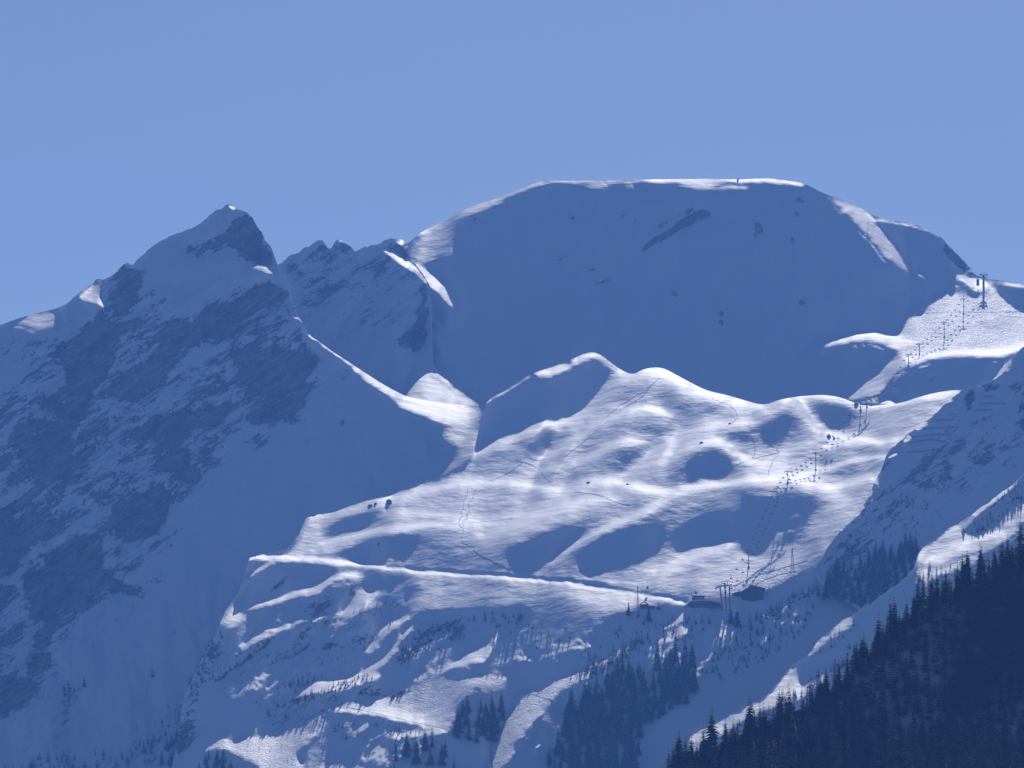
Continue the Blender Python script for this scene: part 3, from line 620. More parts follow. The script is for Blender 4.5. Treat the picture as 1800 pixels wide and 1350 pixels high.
class MB:
    "collects simple shapes into one mesh"
    def __init__(s): s.v = []; s.f = []
    def add(s, vs, fs):
        n = len(s.v); s.v += [tuple(p) for p in vs]; s.f += [tuple(n+i for i in f) for f in fs]; return s
    def box(s, c, d, rz=0., m=None):
        x, y, z = [k/2 for k in d]
        vs = [Vector(p) for p in ((-x, -y, -z), (x, -y, -z), (x, y, -z), (-x, y, -z), (-x, -y, z), (x, -y, z), (x, y, z), (-x, y, z))]
        R = Matrix.Rotation(rz, 3, 'Z') if m is None else m
        vs = [R@p+Vector(c) for p in vs]
        return s.add(vs, [(0, 3, 2, 1), (4, 5, 6, 7), (0, 1, 5, 4), (1, 2, 6, 5), (2, 3, 7, 6), (3, 0, 4, 7)])
    def tube(s, a, b, r0, r1=None, n=8, caps=True):
        r1 = r0 if r1 is None else r1
        a = Vector(a); b = Vector(b); d = (b-a)
        q = d.to_track_quat('Z', 'Y').to_matrix()
        vs = []
        for p, r in ((a, r0), (b, r1)):
            for k in range(n):
                t = 2*math.pi*k/n; vs.append(p+q@Vector((r*math.cos(t), r*math.sin(t), 0)))
        fs = [(k, (k+1) % n, n+(k+1) % n, n+k) for k in range(n)]
        if caps: fs += [tuple(range(n))[::-1], tuple(range(n, 2*n))]
        return s.add(vs, fs)
    def prism(s, prof, y0, y1):
        "profile in x,z pushed along y"
        n = len(prof)
        vs = [(x, y0, z) for x, z in prof]+[(x, y1, z) for x, z in prof]
        return s.add(vs, [tuple(range(n)), tuple(range(n, 2*n))[::-1]]+[(k, n+k, n+(k+1) % n, (k+1) % n) for k in range(n)])
    def mesh(s, name):
        me = bpy.data.meshes.new(name); me.from_pydata(s.v, [], s.f); me.update(); return me
    def build(s, name, mat, parent=None, loc=None):
        return link(name, s.mesh(name), mat, parent, loc)

def np_mesh(name, verts, quads=None, tris=None, smooth=True):
    me = bpy.data.meshes.new(name)
    nv = len(verts); me.vertices.add(nv); me.vertices.foreach_set('co', np.ascontiguousarray(verts, dtype=np.float32).ravel())
    parts = []; sizes = []
    if quads is not None and len(quads): parts.append(np.asarray(quads, np.int32).ravel()); sizes.append(np.full(len(quads), 4, np.int32))
    if tris is not None and len(tris): parts.append(np.asarray(tris, np.int32).ravel()); sizes.append(np.full(len(tris), 3, np.int32))
    li = np.concatenate(parts); sz = np.concatenate(sizes)
    me.loops.add(len(li)); me.loops.foreach_set('vertex_index', li)
    me.polygons.add(len(sz)); me.polygons.foreach_set('loop_start', np.concatenate([[0], np.cumsum(sz)[:-1]]).astype(np.int32)); me.polygons.foreach_set('loop_total', sz)
    me.polygons.foreach_set('use_smooth', np.full(len(sz), smooth))
    me.update(calc_edges=True)
    return me

# ---------------------------------------------------------------- materials
class NT:
    def __init__(s, name):
        s.m = bpy.data.materials.new(name); s.m.use_nodes = True; s.t = s.m.node_tree; s.t.nodes.clear()
        s.out = s.n('ShaderNodeOutputMaterial')
    def n(s, typ, **kw):
        x = s.t.nodes.new(typ)
        for k, v in kw.items():
            if k.startswith('i_'):
                x.inputs[k[2:].replace('_', ' ')].default_value = v
            else: setattr(x, k, v)
        return x
    def l(s, a, b): s.t.links.new(a, b)
    def math(s, op, a, b=None, c=None, clamp=False):
        x = s.n('ShaderNodeMath', operation=op, use_clamp=clamp)
        for i, k in enumerate((a, b, c)):
            if k is None: continue
            if isinstance(k, (int, float)): x.inputs[i].default_value = k
            else: s.l(k, x.inputs[i])
        return x.outputs[0]
    def noise(s, vec, scale, detail=4, rough=.55, dist=0.):
        x = s.n('ShaderNodeTexNoise', noise_dimensions='3D'); s.l(vec, x.inputs['Vector'])
        x.inputs['Scale'].default_value = scale; x.inputs['Detail'].default_value = detail; x.inputs['Roughness'].default_value = rough; x.inputs['Distortion'].default_value = dist
        return x.outputs['Fac']
    def mapped(s, vec, rot=(0, 0, 0), scale=(1, 1, 1)):
        x = s.n('ShaderNodeMapping'); x.inputs['Rotation'].default_value = rot; s.l(vec, x.inputs['Vector'])
        y = s.n('ShaderNodeMapping'); y.inputs['Scale'].default_value = scale; s.l(x.outputs[0], y.inputs['Vector']); return y.outputs[0]
    def ramp(s, f, a, b):
        x = s.n('ShaderNodeMapRange', interpolation_type='SMOOTHSTEP'); s.l(f, x.inputs['Value'])
        x.inputs['From Min'].default_value = a; x.inputs['From Max'].default_value = b; return x.outputs[0]
    def mix(s, f, a, b):
        x = s.n('ShaderNodeMix', data_type='RGBA')
        if isinstance(f, float): x.inputs[0].default_value = f
        else: s.l(f, x.inputs[0])
        for i, k in ((6, a), (7, b)):
            if isinstance(k, tuple): x.inputs[i].default_value = (*k, 1)
            else: s.l(k, x.inputs[i])
        return x.outputs[2]

def plain(name, col, rough=.6, metal=0., var=.15, scale=3.):
    t = NT(name); co = t.n('ShaderNodeTexCoord'); p = t.n('ShaderNodeBsdfPrincipled', i_Roughness=rough, i_Metallic=metal)
    f = t.noise(co.outputs['Object'], scale, 3)
    t.l(t.mix(f, tuple(c*(1-var) for c in col), tuple(min(1, c*(1+var)) for c in col)), p.inputs['Base Color'])
    t.l(p.outputs[0], t.out.inputs['Surface']); return t.m

def snow_rock(name):
    t = NT(name); co = t.n('ShaderNodeTexCoord').outputs['Object']
    ra = t.n('ShaderNodeAttribute', attribute_name='rock').outputs['Fac']; tr = t.n('ShaderNodeAttribute', attribute_name='track').outputs['Fac']
    # snow lies in streaks and ledges over the rock
    ledge = t.mapped(co, (0, math.radians(40), 0), (.26, .3, 1.3))
    n1 = t.noise(ledge, .055, 6, .68, .4); n2 = t.noise(co, .02, 4, .6); n3 = t.noise(ledge, .22, 7, .75, .6)
    n4 = t.noise(co, .35, 3, .6)
    v = ra
    for nn, g in ((n1, 1.9), (n2, 1.2), (n3, 1.7), (n4, .8)): v = t.math('ADD', v, t.math('MULTIPLY', t.math('SUBTRACT', nn, .5), g))
    m = t.math('MULTIPLY', t.ramp(v, .42, .66), t.ramp(ra, .05, .3))
    rockc = t.mix(t.ramp(t.noise(ledge, .16, 7, .72, .5), .32, .68), (.24, .225, .21), (.58, .56, .53))
    col = t.mix(m, (.83, .84, .86), rockc)
    wa = t.n('ShaderNodeAttribute', attribute_name='wood_and_bounce_cut').outputs['Fac']
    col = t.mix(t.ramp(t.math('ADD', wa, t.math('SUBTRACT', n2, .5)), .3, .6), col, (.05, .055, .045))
    # wind crust: drawn-out ripples
    wv = t.mapped(co, (0, math.radians(24), math.radians(14)), (.16, .35, 1.0))
    h1 = t.noise(wv, .42, 3, .6, .6); h2 = t.noise(co, .05, 3, .5); wv2 = t.mapped(co, (0, math.radians(8), math.radians(-30)), (.25, .25, 1.2)); h3 = t.noise(wv2, .18, 3, .6, .3)
    trk = t.noise(t.mapped(co, (0, math.radians(35), 0), (.35, .6, 1.3)), .15, 2, .5, 2.)
    trk2 = t.noise(t.mapped(co, (0, math.radians(-30), 0), (.35, .6, 1.3)), .15, 2, .5, 2.)
    rid = lambda f: t.math('POWER', t.math('SUBTRACT', 1.0, t.math('MULTIPLY', t.math('ABSOLUTE', t.math('SUBTRACT', f, .5)), 2.0)), 6.0)
    trh = t.math('MULTIPLY', t.math('ADD', rid(trk), rid(trk2)), tr)
    h = t.math('ADD', t.math('MULTIPLY', h1, .2), t.math('ADD', t.math('MULTIPLY', h2, 1.3), t.math('MULTIPLY', h3, .38)))
    h = t.math('SUBTRACT', h, t.math('MULTIPLY', trh, .3))
    rh = t.math('MULTIPLY', t.math('ADD', n1, t.math('MULTIPLY', n3, .5)), t.math('MULTIPLY', m, 7.0))
    h = t.math('ADD', h, rh)
    b = t.n('ShaderNodeBump'); b.inputs['Strength'].default_value = 1.0; b.inputs['Distance'].default_value = 1.0; t.l(h, b.inputs['Height'])
    p = t.n('ShaderNodeBsdfPrincipled'); t.l(col, p.inputs['Base Color']); t.l(b.outputs[0], p.inputs['Normal'])
    rg = t.math('ADD', .62, t.math('MULTIPLY', m, .3)); t.l(rg, p.inputs['Roughness']); p.inputs['Specular IOR Level'].default_value = .02
    t.l(p.outputs[0], t.out.inputs['Surface'])
    return t.m
M_SNOW = snow_rock('snow_and_rock')

# ---------------------------------------------------------------- the ground
SHEETS = build_sheets()
def track_zones(s):
    s.track = np.zeros_like(s.b)
    if s.name == 'hills':
        for p, g in (('317,1337 397,1300 480,1288 545,1256 583,1245 545,1290 517,1317 540,1425 487,1425 400,1318', 1.), ('847,1352 877,1293 897,1240 917,1207 967,1200 1067,1153 1110,1130 1045,1187 967,1223 933,1275 880,1342 870,1425 840,1425', 1.),
                     ('583,1244 700,1212 800,1187 905,1190 850,1218 795,1273 633,1250', .55), ('1290,1000 1437,990 1340,1050 1250,1050', .6)):
            s.poly(g, p, 6, 1, 'track')
    if s.name == 'dome':
        s.poly(1., '1590,540 1730,500 1800,548 1960,600 1800,606 1600,630 1570,590', 8, 1, 'track')
INFO = dict(
    dome=('snow_mountain', 'broad snow-covered dome mountain, shaded face, thin sunlit cornice along its flat top'),
    pinnacles=('pinnacle_ridge', 'jagged rock ridge with snowy pinnacles between the pointed peak and the dome'),
    leftmt=('rocky_mountain', 'pointed rocky mountain in blue shade with snow-dusted cliffs'),
    hills=('snow_hills', 'rolling sunlit snow basin with shaded hollows, road and ledges below the dome'),
    ridge=('rocky_ridge', 'shaded rocky ridge with avalanche barriers right of the sunlit basin'),
    near=('snow_slope', 'streaked snow slope with tree shadows above the dark forest'),
    forest=('forest_slope', 'steep snowy ground under the dark forest'))
GROUND_Z = -25.0
for k, s in SHEETS.items():
    track_zones(s)
    du = dict(forest=8., leftmt=2.2, dome=2.2).get(k, 2.)
    G, U, V, idx = s.grid(du, du)
    rk = s.sample(s.rock, U, V); tk = s.sample(s.track, U, V)
    nb = 15
    rk[:nb] = 0; tk[:nb] = 0; wd = np.zeros_like(rk); wd[:10] = 1; wd[10:12] = .5  # unseen sunny back slopes coloured dark to cut the light they bounce forward
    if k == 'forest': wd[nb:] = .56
    if k in ('leftmt', 'hills', 'near', 'forest'):
        c = G[-1]; ext = []
        for q in (.15, .4, .7, 1.0):
            e = c.copy(); dz = (c[:, 2]-GROUND_Z+3)*q; e[:, 2] -= dz; e[:, 1] -= dz*1.5; ext.append(e)
        G = np.concatenate([G, np.stack(ext)]); z = np.zeros((4, G.shape[1])); rk = np.vstack([rk, z]); tk = np.vstack([tk, z]); wd = np.vstack([wd, z+1])
    nr, nc = G.shape[:2]
    if nr > len(idx): idx = np.vstack([idx, np.arange(len(idx)*nc, nr*nc).reshape(-1, nc)])
    Q = np.stack([idx[:-1, :-1], idx[1:, :-1], idx[1:, 1:], idx[:-1, 1:]], -1)
    Q = np.concatenate([Q[:nb-1].reshape(-1, 4), Q[nb:].reshape(-1, 4)])
    l = Q[:, 0] == Q[:, 1]; r = Q[:, 2] == Q[:, 3]
    quads = Q[~l & ~r]; tris = np.vstack([Q[l & ~r][:, 1:4], Q[r & ~l][:, :3]])
    used = np.unique(np.concatenate([quads.ravel(), tris.ravel()])); remap = np.full(nr*nc, -1); remap[used] = np.arange(len(used))
    rk = rk.reshape(-1)[used]; tk = tk.reshape(-1)[used]; wd = wd.reshape(-1)[used]
    me = np_mesh(INFO[k][0], G.reshape(-1, 3)[used], remap[quads], remap[tris])
    for nm, arr in (('rock', rk), ('track', tk), ('wood_and_bounce_cut', wd)):
        a = me.attributes.new(nm, 'FLOAT', 'POINT'); a.data.foreach_set('value', np.ascontiguousarray(arr, dtype=np.float32).ravel())
    o = link(INFO[k][0], me, M_SNOW); tag(o, INFO[k][1], None, None, 'structure')
g = MB(); R = 60000.
ring = [(R*math.cos(t*math.pi/24), R*math.sin(t*math.pi/24), GROUND_Z) for t in range(48)]
g.add(ring, [tuple(range(48))])
tag(g.build('ground', plain('valley_ground', (.09, .095, .09), .9, 0, .3, .01)), 'dark wooded valley floor far below the mountains', None, None, 'structure')
hz = NT('haze_air'); pv = hz.n('ShaderNodeVolumePrincipled'); pv.inputs['Color'].default_value = (*HAZE_COLOR, 1); pv.inputs['Density'].default_value = HAZE_DENSITY; pv.inputs['Anisotropy'].default_value = 0.0
hz.l(pv.outputs[0], hz.out.inputs['Volume'])
tag(MB().box((0, 3150, 495), (3600, 6700, 1042)).build('haze', hz.m), 'thin blue air between the viewer and the mountains', None, None, 'stuff')
# ---------------------------------------------------------------- trees
def tree_mat(name, col, snow):
    t = NT(name); co = t.n('ShaderNodeTexCoord').outputs['Object']; oi = t.n('ShaderNodeObjectInfo').outputs['Random']
    f = t.noise(co, 3., 3); c = t.mix(f, tuple(x*.6 for x in col), tuple(x*1.4 for x in col)); c = t.mix(t.math('MULTIPLY', oi, .75), c, tuple(x*3.2 for x in col))
    geo = t.n('ShaderNodeNewGeometry'); sep = t.n('ShaderNodeSeparateXYZ'); t.l(geo.outputs['Normal'], sep.inputs[0])
    up = t.ramp(t.math('ABSOLUTE', sep.outputs['Z']), .25, .8)
    sn = t.math('MULTIPLY', t.math('MULTIPLY', up, t.ramp(t.noise(co, 6., 2), .5, .62)), t.math('MULTIPLY', oi, snow))
    c = t.mix(sn, c, (.7, .72, .76))
    p = t.n('ShaderNodeBsdfPrincipled', i_Roughness=.85); p.inputs['Specular IOR Level'].default_value = .05
    t.l(c, p.inputs['Base Color']); t.l(p.outputs[0], t.out.inputs['Surface']); return t.m
M_NEEDLE = tree_mat('spruce_needles', (.022, .023, .02), .05)
M_NEEDLE_PALE = tree_mat('grey_needles', (.085, .075, .058), .25)
M_NEEDLE_SNOWY = tree_mat('snow_dusted_needles', (.042, .052, .04), .75)
M_BARK = plain('bark', (.09, .065, .05), .9, 0, .3, 6)

def conifer(seed, whorls, per, R, bare=.07, thin=0., segs=3):
    "crown of drooping boughs and a trunk, one metre tall; returns vertices and triangles of both"
    r = np.random.default_rng(seed); V = []; F = []
    side = r.uniform(.75, 1.25, 9)
    for w in range(whorls):
        z = bare+(1-bare)*((w+r.uniform(-.3, .3))/whorls); z = min(max(z, .03), .985)
        k = 1-(z-bare)/(1-bare); L0 = R*(k**.82)*(.75+.4*r.random())+.006
        ph = r.uniform(0, 6.28)
        for b in range(per if k > .18 else max(4, per-3)):
            if r.random() < thin: continue
            a = ph+6.283*b/per+r.uniform(-.3, .3)
            L = L0*r.uniform(.6, 1.2)*side[int(a/6.283*9) % 9]
            dx, dy = math.cos(a), math.sin(a); nx, ny = -dy, dx
            droop = r.uniform(.25, .6)*(.5+k*.7); wd = L*r.uniform(.2, .34)+.004
            n0 = len(V)
            V.append((0, 0, z+L*.1))
            for i in range(1, segs+1):
                t = i/segs; zz = z+L*.1-droop*L*t*t+.06*L*max(0, t-.7)
                ww = wd*(1-.75*abs(t-.45)/.55) if i < segs else 0
                if ww > 0:
                    j = r.uniform(.6, 1.3)
                    V.append((dx*L*t+nx*ww*j, dy*L*t+ny*ww*j, zz-.35*ww)); V.append((dx*L*t, dy*L*t, zz+.03*L)); V.append((dx*L*t-nx*ww, dy*L*t-ny*ww, zz-.35*ww))
                else: V.append((dx*L*t, dy*L*t, zz))
            m = n0+1
            F += [(n0, m, m+1), (n0, m+1, m+2)]
            for i in range(segs-2):
                q = m+3*i
                F += [(q, q+3, q+4), (q, q+4, q+1), (q+1, q+4, q+5), (q+1, q+5, q+2)]
            q = m+3*(segs-2); e = q+3
            F += [(q, e, q+1), (q+1, e, q+2)]
    # leader
    n0 = len(V); V += [(.006, 0, .93), (-.004, .005, .93), (-.004, -.005, .93), (0, 0, 1.0)]; F += [(n0, n0+1, n0+3), (n0+1, n0+2, n0+3), (n0+2, n0, n0+3)]
    TV = []; TF = []
    for k, (z, q) in enumerate(((-.06, .016), (.35, .011), (.8, .004))):
        for i in range(6): TV.append((q*math.cos(i*1.047), q*math.sin(i*1.047), z))
    for k in range(2):
        for i in range(6):
            a, b = k*6+i, k*6+(i+1) % 6; TF += [(a, b, b+6), (a, b+6, a+6)]
    return (np.array(V), np.array(F)), (np.array(TV), np.array(TF))
KINDS = [conifer(101+i, 34, 8, R, thin=th) for i, (R, th) in enumerate(((.17, .05), (.14, .1), (.2, .08), (.155, .2), (.18, .12), (.125, .15)))]
SMALL = [conifer(301+i, 11, 6, R, bare=.04, thin=.08, segs=2) for i, R in enumerate((.21, .17, .25, .19, .23))]
LITE = [conifer(201+i, 17, 7, R, thin=.1, segs=2) for i, R in enumerate((.18, .16, .2))]
BARE = [conifer(401+i, 15, 4, R, bare=.2, thin=.4) for i, R in enumerate((.14, .11))]

SMALL = [((np.vstack([a[0], b[0]]), np.vstack([a[1], b[1]+len(a[0])])), b) for a, b in SMALL]
def tri_mesh(name, vf, mat):
    me = np_mesh(name, vf[0], None, vf[1], False); me.materials.append(mat); return me
CROWNS = {}
def crown_mesh(lib, i, mat):
    k = (id(lib), i, mat.name)
    if k not in CROWNS: CROWNS[k] = tri_mesh('crown', lib[i][0], mat)
    return CROWNS[k]
TRUNK = tri_mesh('trunk', KINDS[0][1], M_BARK)

TR = np.random.default_rng(77)
def place_tree(sheet, u, v, hpx, label, group, name='spruce_tree', lib=None, mat=None, cat='tree', parts=True, wide=1.):
    lib = KINDS if lib is None else lib; mat = M_NEEDLE if mat is None else mat
    p = SHEETS[sheet].at(u, v); h = hpx*p[1]/FPX
    i = int(TR.integers(len(lib)))
    rz = float(TR.uniform(0, 6.28)); w = wide*float(TR.uniform(.85, 1.2))
    if parts:
        r = empty(name, tuple(p-[0, 0, .15*0+.2]), rz); r.scale = (h*w, h*w, h)
        tag(r, label, cat, group)
        link('trunk', TRUNK, None, r); link('crown', crown_mesh(lib, i, mat), None, r)
    else:
        r = link(name, crown_mesh(lib, i, mat), None, None, tuple(p-[0, 0, .2])); r.rotation_euler = (0, 0, rz); r.scale = (h*w, h*w, h)
        tag(r, label, cat, group)
    return r
def inside(pts, n, gap, seed):
    "scatter n points in a traced outline, no two closer than gap"
    r = np.random.default_rng(seed); q = P(pts); lo, hi = q.min(0), q.max(0); out = []
    x0, y0 = q.T; x1, y1 = np.roll(x0, -1), np.roll(y0, -1)
    for _ in range(n*60):
        if len(out) >= n: break
        u, v = r.uniform(lo, hi)
        m = (y0 > v) != (y1 > v)
        with np.errstate(divide='ignore', invalid='ignore'): c = (u < (x1-x0)*(v-y0)/(y1-y0)+x0) & m
        if c.sum() % 2 == 0: continue
        if all(((u-a)/gap)**2+((v-b)/(gap*.6))**2 > 1 for a, b in out): out.append((u, v))
    return out
def mass_of_trees(name, label, items, kind='stuff'):
    "trees past the count that are kept one by one: one mesh"
    VV = []; FF = []; n = 0
    for sheet, u, v, hpx, lib in items:
        p = SHEETS[sheet].at(u, v); h = hpx*p[1]/FPX; i = int(TR.integers(len(lib))); a = TR.uniform(0, 6.28); w = TR.uniform(.85, 1.2)
        V, F = lib[i][0]; h = float(h); c, s = math.cos(a), math.sin(a)
        VV.append(np.stack([(V[:, 0]*c-V[:, 1]*s)*h*w, (V[:, 0]*s+V[:, 1]*c)*h*w, V[:, 2]*h], 1)+p); FF.append(F+n); n += len(V)
    o = link(name, np_mesh(name, np.vstack(VV), None, np.vstack(FF), False), M_NEEDLE); tag(o, label, None, None, kind); return o

# the dark forest, lower right: the first 300 (edge and nearest) stand one by one
FOREST = inside('1175,1440 1195,1358 1240,1340 1300,1312 1370,1281 1430,1252 1475,1216 1530,1158 1590,1102 1640,1064 1700,1036 1760,1004 1830,970 1960,900 2040,870 2060,1440', 1000, 13.5, 5)
edge = lambda u: np.interp(u, [1175, 1240, 1300, 1370, 1430, 1475, 1530, 1590, 1640, 1700, 1760, 1830, 1960, 2100], [1368, 1335, 1306, 1275, 1246, 1208, 1152, 1096, 1058, 1030, 998, 966, 900, 830])
FOREST += [(float(u+er.uniform(-5, 5)), float(edge(u)+er.uniform(-3, 16))) for er in [np.random.default_rng(12)] for u in np.arange(1178, 1830, 8.5)]
FOREST = sorted([(u, v, v-edge(u)) for u, v in FOREST], key=lambda t: t[2])
edgy = [t for t in FOREST if t[2] < 26]; near = sorted([t for t in FOREST if t[2] >= 26], key=lambda t: -t[1])
keep = [t for t in edgy if t[0] < 1815]; keep += [t for t in near if t[0] < 1810 and t[1] < 1400][:max(0, 296-len(keep))]
keys = set((t[0], t[1]) for t in keep)
def forest_h(u, v): return (TR.uniform(30, 58) if TR.random() < .75 else TR.uniform(58, 80))*(1.0+.25*np.clip((v-1200)/200, 0, 1))
for u, v, d in keep:
    pale = v > np.interp(u, [1330, 1800], [1372, 1230])
    if d < 26: lab, grp = 'dark spruce standing along the upper edge of the forest', 'spruces along the forest edge'
    elif pale: lab, grp = 'greyish conifer in the lowest part of the forest', 'greyish conifers at the bottom of the forest'
    else: lab, grp = 'dark spruce deep inside the dense forest', 'spruces inside the forest'
    place_tree('forest', u, v, forest_h(u, v), lab, grp, mat=M_NEEDLE_PALE if pale else (M_NEEDLE_SNOWY if TR.random() < .3 else M_NEEDLE), wide=1.2)
mass_of_trees('forest', 'rest of the dense dark spruce forest', [('forest', u, v, forest_h(u, v), LITE) for u, v, d in FOREST if (u, v) not in keys])
for u, v, h, lab in ((1370, 1268, 62, 'tall thin spruce with a ragged top rising above the forest edge'), (1513, 1178, 58, 'single pointed spruce standing up against the snow at the forest edge'), (1423, 1240, 55, 'almost bare larch in front of the sunlit band'), (1437, 1232, 52, 'second bare larch right of the first, in front of the sunlit band'), (1409, 1248, 42, 'short bare larch left of the two taller ones')):
    place_tree('forest', u, v, h, lab, None, lib=BARE if 'larch' in lab else KINDS, name='larch_tree' if 'larch' in lab else 'spruce_tree', mat=M_NEEDLE)

# groves on the slopes: tall enough to be seen one by one
GROVES = [
 ('hills', '1000,1255 1035,1215 1075,1195 1110,1178 1140,1188 1165,1170 1195,1155 1228,1180 1226,1235 1190,1250 1140,1272 1125,1310 1120,1375 960,1375 962,1340 985,1300', 170, 11, (26, 54), 'dark spruce in the dense grove below the ski slope', 'spruces of the dense grove'),
 ('hills', '803,1300 808,1262 838,1240 868,1232 890,1240 886,1262 870,1305 848,1318 822,1312', 20, 13, (30, 50), 'spruce in the small grove beside the sunlit ski run', 'spruces of the small grove'),
 ('hills', '690,1325 715,1300 765,1300 800,1330 800,1375 690,1375', 14, 15, (32, 50), 'spruce in the shaded grove below the lower snow road', 'spruces below the lower road'),
 ('hills', '348,1345 365,1330 395,1335 420,1350 420,1385 345,1385', 14, 12, (24, 36), 'spruce below the rounded snow knoll at the bottom edge', 'spruces below the snow knoll'),
 ('leftmt', '283,1345 290,1312 335,1285 360,1270 374,1285 365,1320 322,1350', 22, 11, (24, 36), 'hazy spruce on the shaded slope behind the snow knoll', 'spruces behind the snow knoll'),
 ('ridge', '1438,1050 1455,1020 1500,1000 1545,985 1590,965 1616,965 1608,1000 1575,1040 1530,1072 1490,1060 1455,1055', 62, 13, (26, 46), 'spruce at the foot of the rocky ridge', 'spruces at the foot of the ridge'),
]
for sh, poly, n, gap, (h0, h1), lab, grp in GROVES:
    for u, v in inside(poly, n, gap, n+int(gap)):
        if v > 1372: continue
        place_tree(sh, u, v, TR.uniform(h0, h1), lab, grp, wide=1.3, mat=M_NEEDLE_SNOWY if sh != 'hills' else (M_NEEDLE if TR.random() < .6 else M_NEEDLE_SNOWY), name='spruce_tree' if sh == 'ridge' else 'conifer_tree')

# small scattered trees: too small to show their parts
SCATTER = [
 ('leftmt', '0,1348 60,1335 180,1318 290,1290 290,1348 0,1375', 40, 9, (13, 24), 'small hazy spruce on the shaded slope at the bottom left', 'small spruces bottom left'),
 ('leftmt', '105,1215 150,1180 155,1225 120,1240', 5, 10, (14, 20), 'small spruce beside the lowest rocks of the pointed mountain', 'small spruces by the lowest rocks'),
 ('leftmt', '200,1310 260,1290 330,1200 370,1160 345,1260 280,1310', 18, 10, (9, 16), 'tiny tree dotted on the shaded gully', 'tiny trees in the gully'),
 ('hills', '1000,1192 1060,1160 1110,1130 1140,1122 1112,1150 1080,1172 1030,1200', 34, 7, (11, 22), 'small spruce on the sunlit edge above the dense grove', 'small spruces on the sunlit edge'),
 ('hills', '1230,1180 1260,1120 1330,1100 1420,1052 1440,1080 1380,1140 1280,1200', 70, 8, (9, 20), 'low shrubby tree on the shaded slope below the station', 'shrubby trees below the station'),
 ('hills', '1180,1090 1235,1088 1240,1110 1190,1140 1170,1130', 8, 10, (11, 20), 'young tree in the snow bank left of the station', 'young trees left of the station'),
 ('hills', '1325,1085 1380,1056 1436,1028 1440,1040 1385,1072 1332,1098', 22, 7, (10, 20), 'spruce on the sunlit rim right of the lift station', 'spruces on the rim right of the station'),
 ('hills', '820,1095 850,1078 930,1085 925,1098 860,1105', 12, 7, (11, 19), 'spruce in the row just under the sunlit basin', 'spruces under the basin rim'),
 ('hills', '700,1140 745,1105 812,1088 800,1105 745,1140 715,1165', 20, 8, (10, 18), 'spruce growing on the diagonal rock band', 'spruces on the rock band'),
 ('hills', '505,1238 535,1222 590,1205 640,1186 660,1190 640,1205 560,1224 515,1240', 22, 7, (10, 18), 'spruce on the sunlit ledge above the lower cliff', 'spruces on the sunlit ledge'),
 ('hills', '520,1198 540,1185 570,1190 545,1205 460,1215 450,1212', 14, 7, (8, 18), 'dim spruce left of the sunlit ledge', 'dim spruces by the ledge'),
 ('hills', '500,1098 580,1080 590,1090 630,1065 690,1050 710,1062 640,1080 560,1100', 14, 8, (5, 9), 'dwarf tree on the broken crest of the upper ledges', 'dwarf trees on the ledges'),
 ('hills', '365,1190 400,1160 440,1140 480,1112 486,1122 420,1170 375,1205', 12, 8, (6, 11), 'dwarf tree on the leftmost broken ledge', 'dwarf trees on the leftmost ledge'),
 ('hills', '325,1225 345,1172 386,1104 396,1116 360,1185 345,1230', 16, 8, (8, 18), 'small tree along the left foot of the ledges', 'small trees at the left foot of the ledges'),
 ('hills', '600,1140 700,1085 720,1095 660,1130 620,1175 560,1170', 14, 10, (6, 11), 'dwarf tree on the snowy cliff below the upper ledges', 'dwarf trees on the snowy cliff'),
 ('hills', '860,1150 880,1110 930,1095 1000,1100 1010,1130 960,1140', 12, 11, (7, 14), 'lone little tree on the streaked hillside', 'little trees on the streaked hillside'),
 ('hills', '575,1285 605,1270 660,1270 740,1285 735,1300 600,1300', 12, 8, (10, 18), 'small spruce just below the lower snow road', 'small spruces at the lower road'),
 ('near', '1425,1160 1450,1125 1500,1090 1505,1105 1450,1150', 10, 8, (6, 14), 'thin tree at the sunlit patch above the forest', 'thin trees at the sunlit patch'),
 ('near', '1690,935 1720,915 1760,890 1795,872 1798,890 1760,925 1720,945', 24, 7, (8, 16), 'thin tree casting a long shadow on the upper right slope', 'thin trees on the upper right slope'),
 ('near', '1250,1300 1330,1255 1400,1215 1470,1165 1500,1130 1480,1190 1400,1245 1300,1290', 20, 9, (12, 26), 'young spruce thinning out above the forest edge', 'young spruces above the forest edge'),
 ('hills', '1000,1150 1080,1110 1180,1085 1230,1110 1150,1150 1060,1170', 24, 10, (9, 20), 'small spruce on the shaded bank between hut and grove', 'small spruces on the shaded bank'),
 ('hills', '440,1230 520,1210 640,1240 560,1250 470,1270', 14, 9, (10, 20), 'small spruce under the long sunlit ledge', 'small spruces under the sunlit ledge'),
 ('near', '1615,1020 1640,1000 1700,985 1760,985 1740,1010 1640,1040', 18, 8, (8, 20), 'thin tree just above the forest on the bright slope', 'thin trees above the forest'),
 ('near', '1735,900 1760,872 1797,842 1799,856 1760,888', 12, 6, (7, 12), 'dwarf tree along the bright top edge of the slope', 'dwarf trees on the top edge'),
 ('ridge', '1590,880 1625,868 1640,900 1600,915', 6, 9, (9, 18), 'shrub in the middle of the shaded ridge face', 'shrubs on the ridge face'),
 ('ridge', '1500,960 1520,910 1580,860 1660,900 1640,950 1580,950', 22, 9, (5, 10), 'tiny shrub dotted over the shaded ridge', 'tiny shrubs on the ridge'),
]
SMALLS = []
for sh, poly, n, gap, (h0, h1), lab, grp in SCATTER:
    for u, v in inside(poly, int(n*1.6), gap*.85, n*3+int(gap)):
        if v > 1362: continue
        SMALLS.append((sh, u, v, TR.uniform(h0, h1)*(.8 if TR.random() < .5 else 1.1), lab, grp))
SMALLS.sort(key=lambda t: -t[3])
